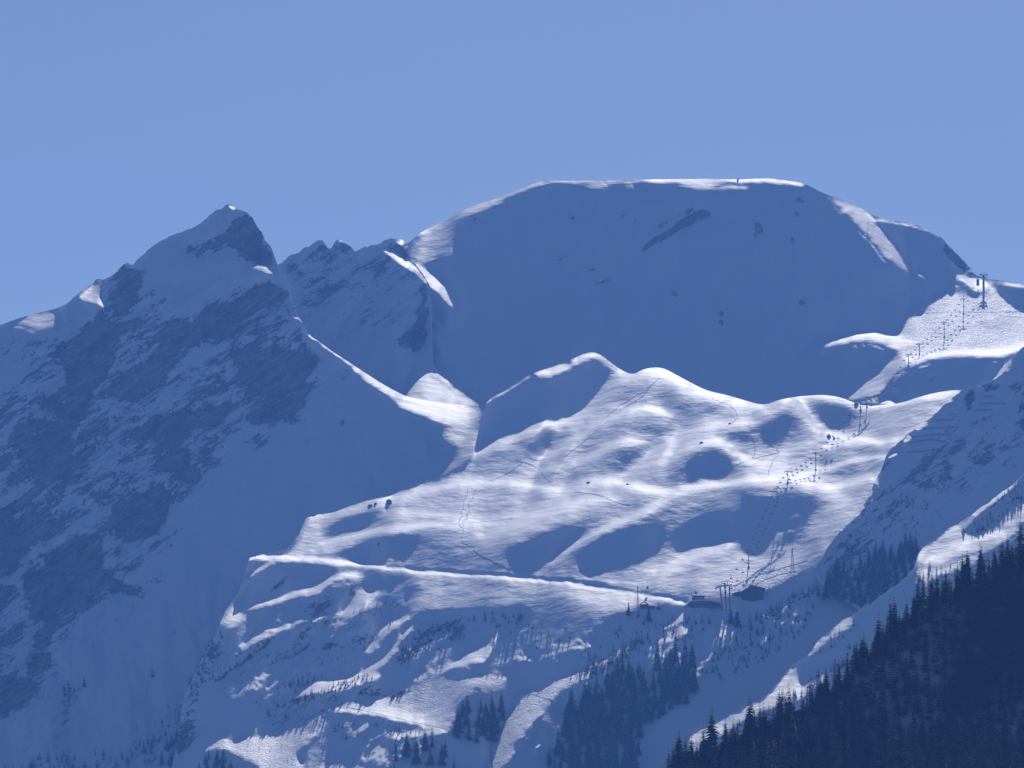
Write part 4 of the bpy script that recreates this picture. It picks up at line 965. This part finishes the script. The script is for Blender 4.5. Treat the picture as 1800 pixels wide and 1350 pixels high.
for sh, u, v, hh, lab, grp in SMALLS[:270]:
    place_tree(sh, u, v, hh, lab, grp, 'young_spruce', SMALL, M_NEEDLE_SNOWY if sh in ('leftmt', 'ridge') else M_NEEDLE, 'young tree', False, 1.15)
mass_of_trees('scrub', 'tiny shrubs and dwarf trees dotted over the snowy slopes', [(t[0], t[1], t[2], t[3], SMALL) for t in SMALLS[270:]])
for sh, u, v, h, lab in (('hills', 1296, 1102, 36, 'larger bushy spruce just right of the three-legged tower'), ('hills', 1285, 1096, 30, 'bushy spruce just left of the larger one below the tower'), ('hills', 1247, 1097, 24, 'pointed spruce in front of the snow bank under the station'), ('hills', 1318, 1092, 20, 'slim spruce on the rim between station and barn'), ('hills', 1158, 1072, 20, 'upright spruce beside the little hut'), ('hills', 1105, 1082, 28, 'wide spruce left of the little hut'), ('hills', 1140, 1092, 34, 'broad dark spruce below the little hut'), ('hills', 1122, 1085, 20, 'round-topped spruce under the antenna mast'), ('hills', 983, 1128, 12, 'lone spruce on the edge of the streaked hillside'), ('hills', 868, 1137, 22, 'spruce at the right end of the bright diagonal ridge'), ('hills', 777, 1345, 46, 'big broad spruce at the bottom edge left of the ski run'), ('hills', 1083, 1115, 13, 'small spruce in the shaded hollow below the hut'), ('hills', 1395, 1050, 18, 'twin-topped bush on the rim near the lattice mast'), ('hills', 1352, 1033, 10, 'small spruce behind the barn on the rim'),
                       ('near', 1634, 997, 17, 'slim tree alone at the left tip of the bright slope'), ('near', 1655, 1012, 24, 'dark spruce in front of the bright slope above the forest'), ('near', 1617, 1022, 20, 'bushy spruce at the lower corner of the bright slope'), ('ridge', 1605, 985, 50, 'tallest spruce at the right end of the ridge foot'), ('ridge', 1582, 990, 42, 'dense spruce left of the tallest one at the ridge foot'),
                       ('leftmt', 122, 1215, 24, 'single pale spruce on the far shaded slope'), ('leftmt', 148, 1208, 26, 'second pale spruce right of the single one'), ('leftmt', 268, 1190, 20, 'lone hazy spruce in the middle of the shaded slope')):
    place_tree(sh, u, v, h, lab, None, 'conifer_tree', SMALL if h < 26 else KINDS, M_NEEDLE_SNOWY if sh == 'leftmt' else M_NEEDLE, 'tree', h >= 26, 1.1)
# ---------------------------------------------------------------- lift, station, huts and people
M_STEEL = plain('galvanised_steel', (.30, .31, .33), .5, .6, .12, 2.)
M_DARK = plain('dark_steel', (.09, .095, .11), .5, .4, .15, 2.)
M_WOOD = plain('weathered_wood', (.13, .095, .075), .85, 0, .3, 1.5)
M_CONC = plain('station_wall', (.2, .2, .21), .8, 0, .15, .6)
M_ROOF = plain('snowy_roof', (.78, .8, .83), .7, 0, .08, .4)
M_GLASS = plain('window_glass', (.03, .035, .045), .15, 0, .1, 1.)
M_SEAT = plain('seat_padding', (.05, .055, .07), .7, 0, .2, 3.)
S = SHEETS
def pm(sheet, u, v): return S[sheet].at(u, v)
def px(p): return p[1]/FPX              # metres per traced pixel at that distance

# ---- chairlift pylons
def pylon(sheet, u, v, h_px, label, arm=3.4, r=.42, group='chairlift pylons'):
    p = pm(sheet, u, v); h = h_px*px(p)
    t = empty('lift_pylon', tuple(p)); tag(t, label, 'pylon', group)
    MB().tube((0, 0, -2.5), (0, 0, h), r, r*.62, 10).build('mast', M_STEEL, t)
    MB().box((0, 0, .25), (1.8, 1.8, .9)).build('footing', M_CONC, t)
    b = MB(); b.box((0, 0, h), (2*arm, .55, .5)); b.box((0, 0, h+.7), (arm*1.1, .3, .25)); b.tube((-arm*.5, 0, h), (-arm*.5, 0, h+.9), .1); b.tube((arm*.5, 0, h), (arm*.5, 0, h+.9), .1)
    ca = b.build('crossarm', M_STEEL, t)
    for sx in (-1, 1):
        q = MB().box((sx*arm*.93, 0, h-.28), (.28, 5.2, .4))
        for k in range(6):
            y = -2.2+k*.88; q.tube((sx*arm*.93-.12, y, h-.35), (sx*arm*.93+.12, y, h-.35), .32, None, 8)
        q.build('sheave_assembly', M_DARK, ca)
    b = MB()
    for sx in (-.2, .2): b.box((sx, -r-.18, h/2), (.06, .06, h))
    for k in range(int(h/.9)): b.box((0, -r-.18, .5+k*.9), (.4, .05, .05))
    b.build('ladder', M_DARK, t)
    return p+np.array([0, 0, h-.1]), arm*.93
PY = []
for sheet, u, v, h, lab in (
    ('dome', 1694, 551, 26, 'slim pylon on the bright slope below the big top tower'),
    ('dome', 1660, 592, 25, 'slim pylon left of and below the one under the top tower'),
    ('dome', 1616, 623, 18, 'short pylon at the bend of the bright snow rib'),
    ('dome', 1597, 643, 20, 'short pylon on the lower rim of the bright snow rib'),
    ('hills', 1524, 716, 18, 'pylon on the saddle, right one of the close pair'),
    ('hills', 1513, 721, 17, 'pylon on the saddle, left one of the close pair'),
    ('hills', 1434, 826, 30, 'pylon in the hollow above the thin bright snow line'),
    ('hills', 1385, 849, 20, 'pylon on the bright long crest in the middle of the basin'),
    ('hills', 1366, 884, 25, 'pylon in the shade under the long bright crest'),
    ('hills', 1316, 997, 28, 'pylon above the barn with its shadow falling on bright snow')):
    PY.append(pylon(sheet, u, v, h, lab))
# top tower
p = pm('dome', 1729, 507); h = 25*px(p)
t = empty('lift_tower', tuple(p)); tag(t, 'thick grey end tower of the chairlift on the right skyline', 'tower')
MB().tube((0, 0, -3), (0, 0, h), 1.35, 1.1, 14).build('mast', M_STEEL, t)
b = MB()
for z, w in ((h-.4, 9), (h-3.2, 7.4)):
    b.box((0, 0, z), (w, 1.2, .9)); b.tube((-w/2, 0, z-.3), (0, 0, z-2), .22); b.tube((w/2, 0, z-.3), (0, 0, z-2), .22)
b.build('crossarm', M_STEEL, t)
for sx in (-1, 1):
    q = MB().box((sx*4, 0, h+.4), (.5, 7, .5))
    for k in range(7): q.tube((sx*4-.2, -3+k, h+.2), (sx*4+.2, -3+k, h+.2), .42, None, 8)
    q.build('sheave_assembly', M_DARK, t)
q = MB(); q.box((0, 0, h+1.4), (3.6, 2.4, .15))
for sx in (-1.8, 1.8): q.box((sx, 0, h+2), (.1, 2.4, 1.1))
q.build('platform', M_DARK, t)
top_end = p+np.array([0, 0, h-.6])
p = pm('dome', 1719, 499); w = 5*px(p)
t = empty('relay_box', tuple(p)); tag(t, 'dark narrow cabin beside the end tower on the skyline', 'cabin')
MB().box((0, 0, 2.2), (w, 2.4, 5.4)).build('body', M_DARK, t); MB().box((0, 0, 5.05), (w+.6, 3, .35)).build('roof', M_ROOF, t); MB().box((.2, -1.23, 1.2), (.9, .08, 2)).build('door', M_STEEL, t)

# ---- lower station: three-legged tower, flat station, barn
B0 = pm('hills', 1276, 1072); m = px(B0)
t = empty('gondola_tower', tuple(B0)); tag(t, 'three-legged steel tower with a long bowed crossbeam between station and barn', 'tower')
def xz(u, v): return ((u-1276)*m, (1072-v)*m)
for (ub, vb, ut, vt) in ((1270, 1071, 1266, 1032), (1276.5, 1073, 1274.5, 1025), (1283, 1073, 1282.5, 1029)):
    x0, z0 = xz(ub, vb); x1, z1 = xz(ut, vt)
    MB().tube((x0, 0, z0-2), (x1, 0, z1), .95, .6, 10).build('leg', M_STEEL, t)
b = MB(); pts = [(1257, 1034.5), (1263, 1031.5), (1270, 1029), (1277, 1027.8), (1284, 1027.5), (1292, 1028)]
for a, c in zip(pts[:-1], pts[1:]):
    (x0, z0), (x1, z1) = xz(*a), xz(*c); b.tube((x0, 0, z0), (x1, 0, z1), .62, .62, 8)
x0, z0 = xz(1269, 1025); x1, z1 = xz(1279.5, 1024.5); b.tube((x0, 0, z0), (x1, 0, z1), .4, .4, 8)
for uu in (1274, 1279):
    x0, z0 = xz(uu, 1031); x1, z1 = xz(uu, 1024.5); b.tube((x0, 0, z0), (x1, 0, z1), .3, .3, 6)
cb = b.build('crossbeam', M_STEEL, t)
for uu, vv in ((1262, 1029), (1266, 1028), (1269, 1022.5), (1274, 1022), (1279, 1022.3), (1283, 1025), (1287, 1025)):
    x0, z0 = xz(uu, vv)
    q = MB().box((x0, 0, z0), (.3, 5, .5)); q.tube((x0, 0, z0-1.2), (x0, 0, z0), .14)
    for k in range(5): q.tube((x0-.15, -2+k, z0-.3), (x0+.15, -2+k, z0-.3), .4, None, 8)
    q.build('sheave_assembly', M_DARK, cb)
q = MB()
for vv in (1042, 1050):
    x0, z0 = xz(1274.5, vv); q.box((x0, -.6, z0), (3.2, 2, .2)); q.box((x0, -1.5, z0+.6), (3.2, .08, .1))
q.build('platform', M_DARK, t)
tower_top = B0+np.array([xz(1276, 1030)[0], 0, xz(1276, 1030)[1]])

SB = pm('hills', 1236, 1068); m = px(SB)
st = empty('lift_station', tuple(SB)); tag(st, 'low wide lift station with a snow-covered roof and dark front wall', 'building')
X = lambda u: (u-1236)*m
Z = lambda v: (1068-v)*m
b = MB(); b.prism([(X(1211), Z(1071)), (X(1268), Z(1067)), (X(1268), Z(1060.5)), (X(1252), Z(1058.5)), (X(1236), Z(1057.5)), (X(1214), Z(1058.5))], 0, 11)
b.build('wall', M_CONC, st)
b = MB(); prof = [(1203, 1066), (1206, 1062.5), (1213, 1056.8), (1219, 1054.2), (1238, 1053), (1252, 1055.3), (1270, 1059), (1270, 1060.6), (1252, 1057.6), (1236, 1056.6), (1215, 1058), (1207, 1064.5)]
b.prism([(X(u), Z(v)) for u, v in prof], -1.4, 12.2); b.build('roof', M_ROOF, st)
b = MB(); b.box((X(1228), 4.5, Z(1050.4)), (X(1239)-X(1217), 5, Z(1047)-Z(1054))); cab = b.build('cabin', M_DARK, st)
b = MB(); b.box((X(1228), 4.5, Z(1046.6)), (X(1240)-X(1216), 6, .4)); b.build('cabin_roof', M_ROOF, st)
for k in range(7):
    MB().box((X(1219.5)+k*X(1237)*0+k*1.28, 1.97, Z(1050.2)), (.95, .12, 1.1)).build('window', M_ROOF if k % 3 else M_STEEL, cab)
for k in range(6): MB().box((X(1217)+k*3.6, -.06, Z(1062.5)), (2.5, .14, 1.5)).build('window', M_GLASS, st)
for k in range(2): MB().box((X(1256)+k*2.6, -.06, Z(1064)), (1.9, .14, 2.2)).build('door', M_DARK, st)

BB = pm('hills', 1312, 1056); m = px(BB)
t = empty('barn', tuple(BB)); tag(t, 'dark wooden barn with a broad gable roof half buried in snow', 'building')
X = lambda u: (u-1312)*m
Z = lambda v: (1056-v)*m
b = MB(); b.prism([(X(1304), Z(1060)), (X(1341), Z(1054)), (X(1341), Z(1035.8)), (X(1321.5), Z(1031)), (X(1304), Z(1040))], 0, 14); b.build('wall', M_WOOD, t)
for k in range(13):
    x = X(1304.6)+k*(X(1341)-X(1304.6))/13; MB().box((x, -.06, Z(1048)-.2), (.12, .14, 6.)).build('plank', M_WOOD, t)
b = MB(); b.prism([(X(1299.5), Z(1042)), (X(1321.5), Z(1028.2)), (X(1346), Z(1034.2)), (X(1346), Z(1035.6)), (X(1321.6), Z(1030.4)), (X(1300.5), Z(1043.4))], -1.2, 15.5); rf = b.build('roof', M_WOOD, t)
b = MB(); b.prism([(X(1301), Z(1041.0)), (X(1321.5), Z(1027.4)), (X(1321.5), Z(1028.1)), (X(1301), Z(1042.0))], 5, 15.2); b.prism([(X(1321.6), Z(1027.4)), (X(1345), Z(1033.2)), (X(1345), Z(1034)), (X(1321.6), Z(1028.1))], 5, 15.2); b.build('roof_snow', M_ROOF, rf)
b = MB(); b.prism([(X(1284), Z(1060)), (X(1305), Z(1060)), (X(1305), Z(1042)), (X(1297), Z(1039.4)), (X(1289), Z(1041.5)), (X(1284), Z(1048))], 3, 12); an = b.build('annex', M_WOOD, t)
MB().box((X(1293), 2.95, Z(1053)), (2.4, .14, 3)).build('door', M_DARK, an)
for uu in (1312, 1330): MB().box((X(uu), -.1, Z(1047)), (1.5, .2, 1.4)).build('window', M_GLASS, t)
MB().box((X(1322), -.1, Z(1053)), (3, .2, 3.4)).build('door', M_DARK, t)

HB = pm('hills', 1132, 1070); m = px(HB)
t = empty('hut', tuple(HB)); tag(t, 'little dark hut with a pointed roof at the foot of the antenna mast', 'hut')
MB().box((0, 2.5, 1.2), (6.4, 5, 5)).build('wall', M_WOOD, t)
MB().prism([(-4, 3.2), (0, 5.8), (4, 3.2), (4, 3.55), (0, 6.25), (-4, 3.55)], -.8, 6).build('roof', M_WOOD, t)
MB().box((1.4, -.06, 1.7), (1, .14, 1)).build('window', M_GLASS, t); MB().box((-1.2, -.06, .9), (1.1, .14, 2.2)).build('door', M_DARK, t); MB().box((6, 2, 1), (5, 3.4, 3)).build('annex', M_WOOD, t)

# ---- masts
def lattice_mast(name, sheet, u, v, hpx, w0, w1, label, cat):
    p = pm(sheet, u, v); h = hpx*px(p); t = empty(name, tuple(p)); tag(t, label, cat)
    b = MB(); w = lambda z: (w0+(w1-w0)*z/h)/2
    for sx in (-1, 1):
        for sy in (-1, 1): b.tube((sx*w(0), sy*w(0), -1), (sx*w(h), sy*w(h), h), .13, .1, 5)
    b.build('corner_post', M_STEEL, t) if False else None
    n = 8; fr = b.build('frame', M_STEEL, t); q = MB()
    for k in range(n):
        z0, z1 = h*k/n, h*(k+1)/n
        for sy in (-1, 1):
            q.tube((-w(z0), sy*w(z0), z0), (w(z1), sy*w(z1), z1), .07, None, 4); q.tube((w(z0), sy*w(z0), z0), (-w(z1), sy*w(z1), z1), .07, None, 4); q.tube((-w(z1), sy*w(z1), z1), (w(z1), sy*w(z1), z1), .07, None, 4)
    q.build('bracing', M_STEEL, t)
    q = MB(); q.tube((0, 0, h), (0, 0, h*1.1), .08, None, 5)
    q.tube((0, 0, h*.7), (0, 0, h), .05, None, 4)
    for z in (.72, .86, .97): q.box((0, 0, h*z), (1.9, .2, .22))
    q.build('antenna', M_DARK, t); return t
lattice_mast('lattice_mast', 'hills', 1393, 1008, 44, 3.2, .8, 'tall lattice mast on the bright slope at the right edge of the basin', 'mast')
lattice_mast('antenna_mast', 'hills', 1121, 1064, 34, 1.2, .7, 'slender antenna mast beside the little hut below the road', 'mast')
for sheet, u, v, h, lab in (('hills', 1168, 1129, 30, 'leaning T-shaped pylon on the bright strip left of the station'), ('hills', 866, 1352, 42, 'leaning T-shaped pylon at the bottom edge beside the ski run')):
    p = pm(sheet, u, v); hh = h*px(p); lean = -(2.5 if u > 1000 else 4)*px(p)
    t = empty('cable_pylon', tuple(p)); tag(t, lab, 'pylon', 'leaning cable pylons')
    MB().tube((0, 0, -2), (lean, 0, hh), .55, .38, 10).build('mast', M_DARK, t); b = MB().box((lean, 0, hh), (5.4, .5, .5)); ca = b.build('crossarm', M_DARK, t)
    for sx in (-1, 1): MB().box((lean+sx*2.4, 0, hh+.35), (.3, 3.4, .5)).build('sheave_assembly', M_DARK, ca)
p = pm('dome', 1526, 402)
t = empty('warning_post', tuple(p)); tag(t, 'short post with a small crossarm high on the right shoulder of the dome', 'post'); MB().tube((0, 0, -1), (0, 0, 7.5), .3, .22).build('mast', M_STEEL, t); MB().box((.3, 0, 7.3), (2.6, .4, .4)).build('crossarm', M_DARK, t)
p = pm('dome', 1297, 317.5)
t = empty('summit_cairn', tuple(p)); tag(t, 'tiny dark cairn on the flat snow crest of the dome', 'cairn')
b = MB()
for k, (r, z) in enumerate(((1.5, 0), (1.15, 1.), (.8, 1.9), (.4, 2.6))): b.tube((.1*k, 0, z-1), (.1*k, 0, z+.35), r, r*.85, 7)
b.build('stones', M_DARK, t)

# ---- ropes and chairs
def rope_side(sgn, ends):
    pts = []
    for (p, a) in ends: pts.append(np.array(p)+np.array([sgn*a, 0, -.6]))
    return pts
ends = [(top_end, 3.7)]+PY+[(tower_top, 3.4)]
NCH = [4, 5, 6, 3, 11, 1, 8, 6, 4, 9, 4]
SPAN = ['between the end tower and the first pylon', 'between the first and second pylon of the bright slope', 'between the second pylon and the bend pylon', 'over the bright rib between two short pylons', 'above the shaded hill between rib and saddle', 'at the close pylon pair on the saddle', 'over the hollow below the saddle', 'above the bright crest in the basin', 'just under the bright crest of the basin', 'over the large shaded hollow above the barn', 'just above the three-legged tower']
seat = MB(); seat.tube((0, 0, 0), (0, 0, -2.4), .07, None, 5); seat.box((0, 0, 0), (.3, .7, .3)); seat.tube((-1.05, 0, -2.4), (1.05, 0, -2.4), .06, None, 5)
for sx in (-1.05, 1.05): seat.tube((sx, 0, -2.4), (sx, -.1, -3.5), .05, None, 5)
seat.box((0, -.25, -3.3), (2.2, .55, .16)); seat.box((0, .05, -2.95), (2.2, .12, .75)); seat.tube((-1.05, -.6, -2.95), (1.05, -.6, -2.95), .04, None, 5); seat.tube((-1.05, -.7, -3.9), (1.05, -.7, -3.9), .04, None, 5)
CHAIR = seat.mesh('chair'); CHAIR.materials.append(M_SEAT)
CR = np.random.default_rng(9)
rope = MB()
for sgn in (-1, 1):
    pts = rope_side(sgn, ends)
    for i, (a, c) in enumerate(zip(pts[:-1], pts[1:])):
        L = np.linalg.norm(c-a); sag = L*.018
        f = lambda s: a+(c-a)*s-np.array([0, 0, 4*sag*s*(1-s)])
        n = 8
        for k in range(n): rope.tube(f(k/n), f((k+1)/n), .035, None, 4, False)
        for k in range(NCH[i]):
            s = (k+.5+(.22 if sgn > 0 else -.1))/NCH[i]
            o = link('lift_chair', CHAIR, None, None, tuple(f(s)-np.array([0, 0, .05]))); o.rotation_euler = (0, 0, float(CR.uniform(-.05, .05)))
            tag(o, 'lift chair hanging %s, %s rope' % (SPAN[i], 'right' if sgn > 0 else 'left'), 'chair', 'chairs of the chairlift')
tag(rope.build('haul_rope', M_DARK), 'thin steel haul rope of the chairlift running up the slope', 'rope')

# ---- avalanche barriers on the rocky ridge
BAR = [('barrier row under the rock band, uppermost of the left field', '1645,741 1662,740 1677,739'), ('barrier row, second of the left field, slightly broken', '1620,757 1640,754 1660,753 1681,752'), ('barrier row, third of the left field, gently bowed', '1603,771 1625,767 1650,765 1674,766'), ('barrier row, fourth of the left field, strongly bowed', '1590,784 1612,777 1636,774 1664,778'), ('lowest barrier row of the left field', '1594,796 1620,795 1653,791'),
       ('short barrier row, uppermost right of the dark rib', '1728,698 1748,698'), ('long barrier row, middle one right of the dark rib', '1722,711 1745,711 1770,710'), ('barrier row, lowest right of the dark rib', '1714,723 1747,722')]
for lab, pts in BAR:
    q = P(pts); us = np.arange(q[0, 0], q[-1, 0], 2.6); vsn = np.interp(us, q[:, 0], q[:, 1])
    W3 = [pm('ridge', a, b) for a, b in zip(us, vsn)]
    o0 = W3[0]; t = empty('avalanche_barrier', tuple(o0)); tag(t, lab, 'barrier', 'avalanche barriers on the ridge')
    posts = MB(); rails = [MB() for _ in range(3)]
    for k, w in enumerate(W3):
        d = w-o0; posts.tube(d+[0, 0, -1], d+[0, -.6, 1.5], .08, None, 5)
        if k:
            e = W3[k-1]-o0
            for j in range(3): rails[j].tube(e+[0, -.2-.22*j, .4+.5*j], d+[0, -.2-.22*j, .4+.5*j], .075, None, 4)
    posts.build('posts', M_WOOD, t)
    for rr in rails: rr.build('rail', M_WOOD, t)

# ---- boulders
def boulder(sheet, u, v, wpx, hpx, lab, seed):
    p = pm(sheet, u, v); m = px(p); r = np.random.default_rng(seed)
    n1, n2 = 9, 6; V = [(0, 0, -.3)]; F = []
    for j in range(1, n2):
        for i in range(n1):
            a = 6.283*i/n1; e = -.35+1.35*j/n2; rr = math.sqrt(max(.02, 1-max(0, e)**1.6))*r.uniform(.75, 1.15); V.append((rr*math.cos(a), rr*math.sin(a), e))
    V.append((0, 0, 1.))
    for i in range(n1): F.append((0, 1+(i+1) % n1, 1+i)); F.append((len(V)-1, 1+(n2-2)*n1+i, 1+(n2-2)*n1+(i+1) % n1))
    for j in range(n2-2):
        for i in range(n1): a, b = 1+j*n1+i, 1+j*n1+(i+1) % n1; F += [(a, b, b+n1), (a, b+n1, a+n1)]
    me = bpy.data.meshes.new('boulder'); me.from_pydata([(x*wpx*m/2, y*wpx*m/2, z*hpx*m) for x, y, z in V], [], F); me.update()
    o = link('boulder', me, M_ROCK, None, tuple(p)); tag(o, lab, 'boulder', 'boulders on the snow'); return o
M_ROCK = plain('grey_limestone', (.27, .26, .25), .9, 0, .35, .35)
for i, a in enumerate((('hills', 684, 884, 13, 7, 'largest dark boulder on the upper left rim of the basin'), ('hills', 660, 886, 6, 3, 'small flat boulder left of the largest one'), ('hills', 651, 889, 9, 3, 'low stone half buried at the left rim'), ('hills', 1034, 849, 7, 3, 'dark stone on the crest in the middle of the basin'), ('hills', 1103, 852, 6, 2.5, 'flat stone right of the middle crest stone'), ('hills', 1233, 779, 8, 3, 'flat stone on the bright arc in the upper basin'), ('hills', 1283, 745, 6, 2.5, 'pale stone at the edge of the upper right hollow'), ('hills', 1457, 768, 8, 5, 'dark rock in the snow under the saddle'), ('hills', 1466, 771, 5, 3, 'small rock touching the dark rock under the saddle'), ('hills', 1505, 712, 8, 5, 'dark rock at the left pylon of the saddle'), ('hills', 665, 958, 5, 5, 'small slanting rock in the shaded left hollow'))):
    boulder(*a, seed=i+50)

# ---- ski tracks: little banks of pushed snow that throw a thin line of shade
def ski_track(sheet, pts, lab, wig=0., seed=0, wid=.65, hgt=.24):
    q = chaikin(P(pts), 2, False); seg = np.hypot(*np.diff(q, axis=0).T); L = np.concatenate([[0], np.cumsum(seg)]); s = np.arange(0, L[-1], 1.5)
    u = np.interp(s, L, q[:, 0]); v = np.interp(s, L, q[:, 1])
    if wig: u = u+wig*fbm(s, 0*s, 7., 3, seed); v = v+wig*.3*fbm(s, 0*s+9, 9., 2, seed+3)
    W3 = pm(sheet, u, v)
    T = np.gradient(W3, axis=0); T[:, 2] = 0; N = np.stack([T[:, 1], -T[:, 0], 0*T[:, 0]], 1); N /= np.linalg.norm(N, axis=1, keepdims=True)+1e-9
    def g(off):
        w = W3+N*off; return w
    A = g(-wid); A[:, 2] -= .12; B = g(0.); B[:, 2] += hgt; Cc = g(wid); Cc[:, 2] -= .12
    n = len(s); V = np.concatenate([A, B, Cc]); i = np.arange(n-1)
    Q = np.concatenate([np.stack([i, i+1, i+1+n, i+n], 1), np.stack([i+n, i+n+1, i+1+2*n, i+2*n], 1)])
    o = link('ski_track', np_mesh('ski_track', V, Q, None, False), M_SNOW); tag(o, lab, None, None, 'structure')
for i, (sh, pts, wg, lab) in enumerate((
    ('hills', '822,858 815,880 812,900 806,918 814,935 808,950 830,962 845,975 868,985 892,998 925,1006', 5., 'winding ski track running down the left part of the basin'),
    ('hills', '838,858 828,880 822,905 812,925', 6., 'second winding track beside the long one'),
    ('hills', '1158,665 1130,690 1100,705 1075,725 1050,750', 4., 'wavy track down the flank of the round hill'),
    ('hills', '1150,672 1128,700 1090,720 1060,748 1010,790 990,805', 2., 'straighter track beside the wavy one'),
    ('hills', '905,808 930,815 955,828 968,850', 4., 'looping track below the left hollow'), ('hills', '920,812 890,835 850,850', 2., 'track dropping left from the loop'),
    ('hills', '780,922 815,920 840,918 900,912', .5, 'flat traverse track across the left basin'),
    ('hills', '1325,770 1330,790 1322,805', 6., 'zigzag track in the upper right hollow, left one'), ('hills', '1375,770 1368,795 1358,815 1350,835', 6., 'zigzag track in the upper right hollow, right one'),
    ('hills', '1260,830 1300,815 1330,805 1370,795', 2., 'traverse linking the two zigzag tracks'), ('hills', '1250,700 1290,715 1300,735 1285,745', 4., 'track around the small notch'),
    ('hills', '1010,865 1050,868 1085,885 1110,888', 1.5, 'faint track beneath the middle crest'), ('hills', '1400,1003 1350,1015 1310,1040 1290,1050', 1., 'track down to the barn'), ('hills', '1420,985 1370,1000 1320,1015 1290,1030', 1.5, 'second track above the barn'),
    ('dome', '1625,550 1680,548 1730,549 1800,548', .6, 'traverse track below the end tower'),
    ('dome', '1583,655 1612,658 1640,668', 1., 'faint traverse on the shaded hill under the rib'),
    ('hills', '920,1216 960,1227 1000,1240', 1., 'groomed cat track across the ski run'), ('hills', '610,1243 680,1258 740,1272 790,1283', .5, 'outer berm of the lower snow road'))):
    ski_track(sh, pts, lab, wg, 500+i*7)

# ---- skiers
def skier(sheet, u, v, jacket, label, face):
    p = pm(sheet, u, v); t = empty('person', tuple(p), face); tag(t, label, 'person', 'skiers on the pistes')
    J = {'pelvis': (0, .05, .82), 'chest': (0, -.08, 1.28), 'neck': (0, -.12, 1.46), 'head': (0, -.14, 1.62), 'crown': (0, -.13, 1.76)}
    names = ['pelvis', 'chest', 'neck', 'head', 'crown']; V = [J[k] for k in names]; E = [(0, 1), (1, 2), (2, 3), (3, 4)]; Rr = [.16, .19, .075, .11, .08]
    for sx in (-1, 1):
        n = len(V); V += [(sx*.1, .05, .78), (sx*.14, -.14, .46), (sx*.14, .02, .1), (sx*.14, -.14, .05)]; Rr += [.12, .085, .065, .06]; E += [(0, n), (n, n+1), (n+1, n+2), (n+2, n+3)]
        n = len(V); V += [(sx*.2, -.08, 1.38), (sx*.3, -.1, 1.1), (sx*.28, -.38, 1.02), (sx*.27, -.46, 1.02)]; Rr += [.08, .06, .05, .045]; E += [(1, n), (n, n+1), (n+1, n+2), (n+2, n+3)]
    me = bpy.data.meshes.new('body'); me.from_pydata(V, E, []); o = link('body', me, jacket, t)
    md = o.modifiers.new('skin', 'SKIN')
    for d, r in zip(me.skin_vertices[0].data, Rr): d.radius = (r, r)
    me.skin_vertices[0].data[0].use_root = True
    o.modifiers.new('sub', 'SUBSURF').levels = 1; o.modifiers['sub'].render_levels = 1
    for sx in (-1, 1):
        MB().box((sx*.14, -.15, .02), (.09, 1.7, .03)).build('ski', M_DARK, t); MB().tube((sx*.27, -.46, 1.1), (sx*.4, .3, .1), .015, None, 5).build('pole', M_DARK, t)
M_J = [plain('jacket_%s' % n, c, .8) for n, c in (('dark_blue', (.03, .04, .09)), ('black', (.02, .02, .025)), ('red', (.2, .03, .03)))]
for i, (sh, u, v, lab) in enumerate((('hills', 434, 1312, 'skier near the top of the lower left piste'), ('hills', 455, 1316, 'skier right of the uppermost one on the lower left piste'), ('hills', 474, 1322, 'skier in the middle of the lower left piste'), ('hills', 495, 1312, 'skier at the right border of the lower left piste'), ('hills', 505, 1338, 'lowest skier on the lower left piste'), ('hills', 729, 1004, 'lone skier standing on the road bank'), ('hills', 928, 1216, 'skier high on the ski run beside the grove'), ('hills', 948, 1232, 'skier lower on the ski run beside the grove'))):
    skier(sh, u, v, M_J[i % 3], lab, .7*i)
# two little hanging cabins below the basin
for u, v, hh, lab in ((1138, 1037, 3.2, 'small hanging cabin left of the station, above the road'), (1223, 1046, 3.4, 'small hanging cabin just above the station roof')):
    p = pm('hills', u, v+3); t = empty('service_cabin', tuple(p+np.array([0, -3, 3.0]))); tag(t, lab, 'cabin', 'small hanging cabins')
    MB().box((0, 0, 0), (1.8, 1.6, 1.9)).build('body', M_DARK, t); MB().tube((0, 0, .9), (0, 0, 6.), .06, None, 5).build('hanger', M_DARK, t); MB().box((0, -.83, .25), (1.3, .06, .8)).build('window', M_GLASS, t)
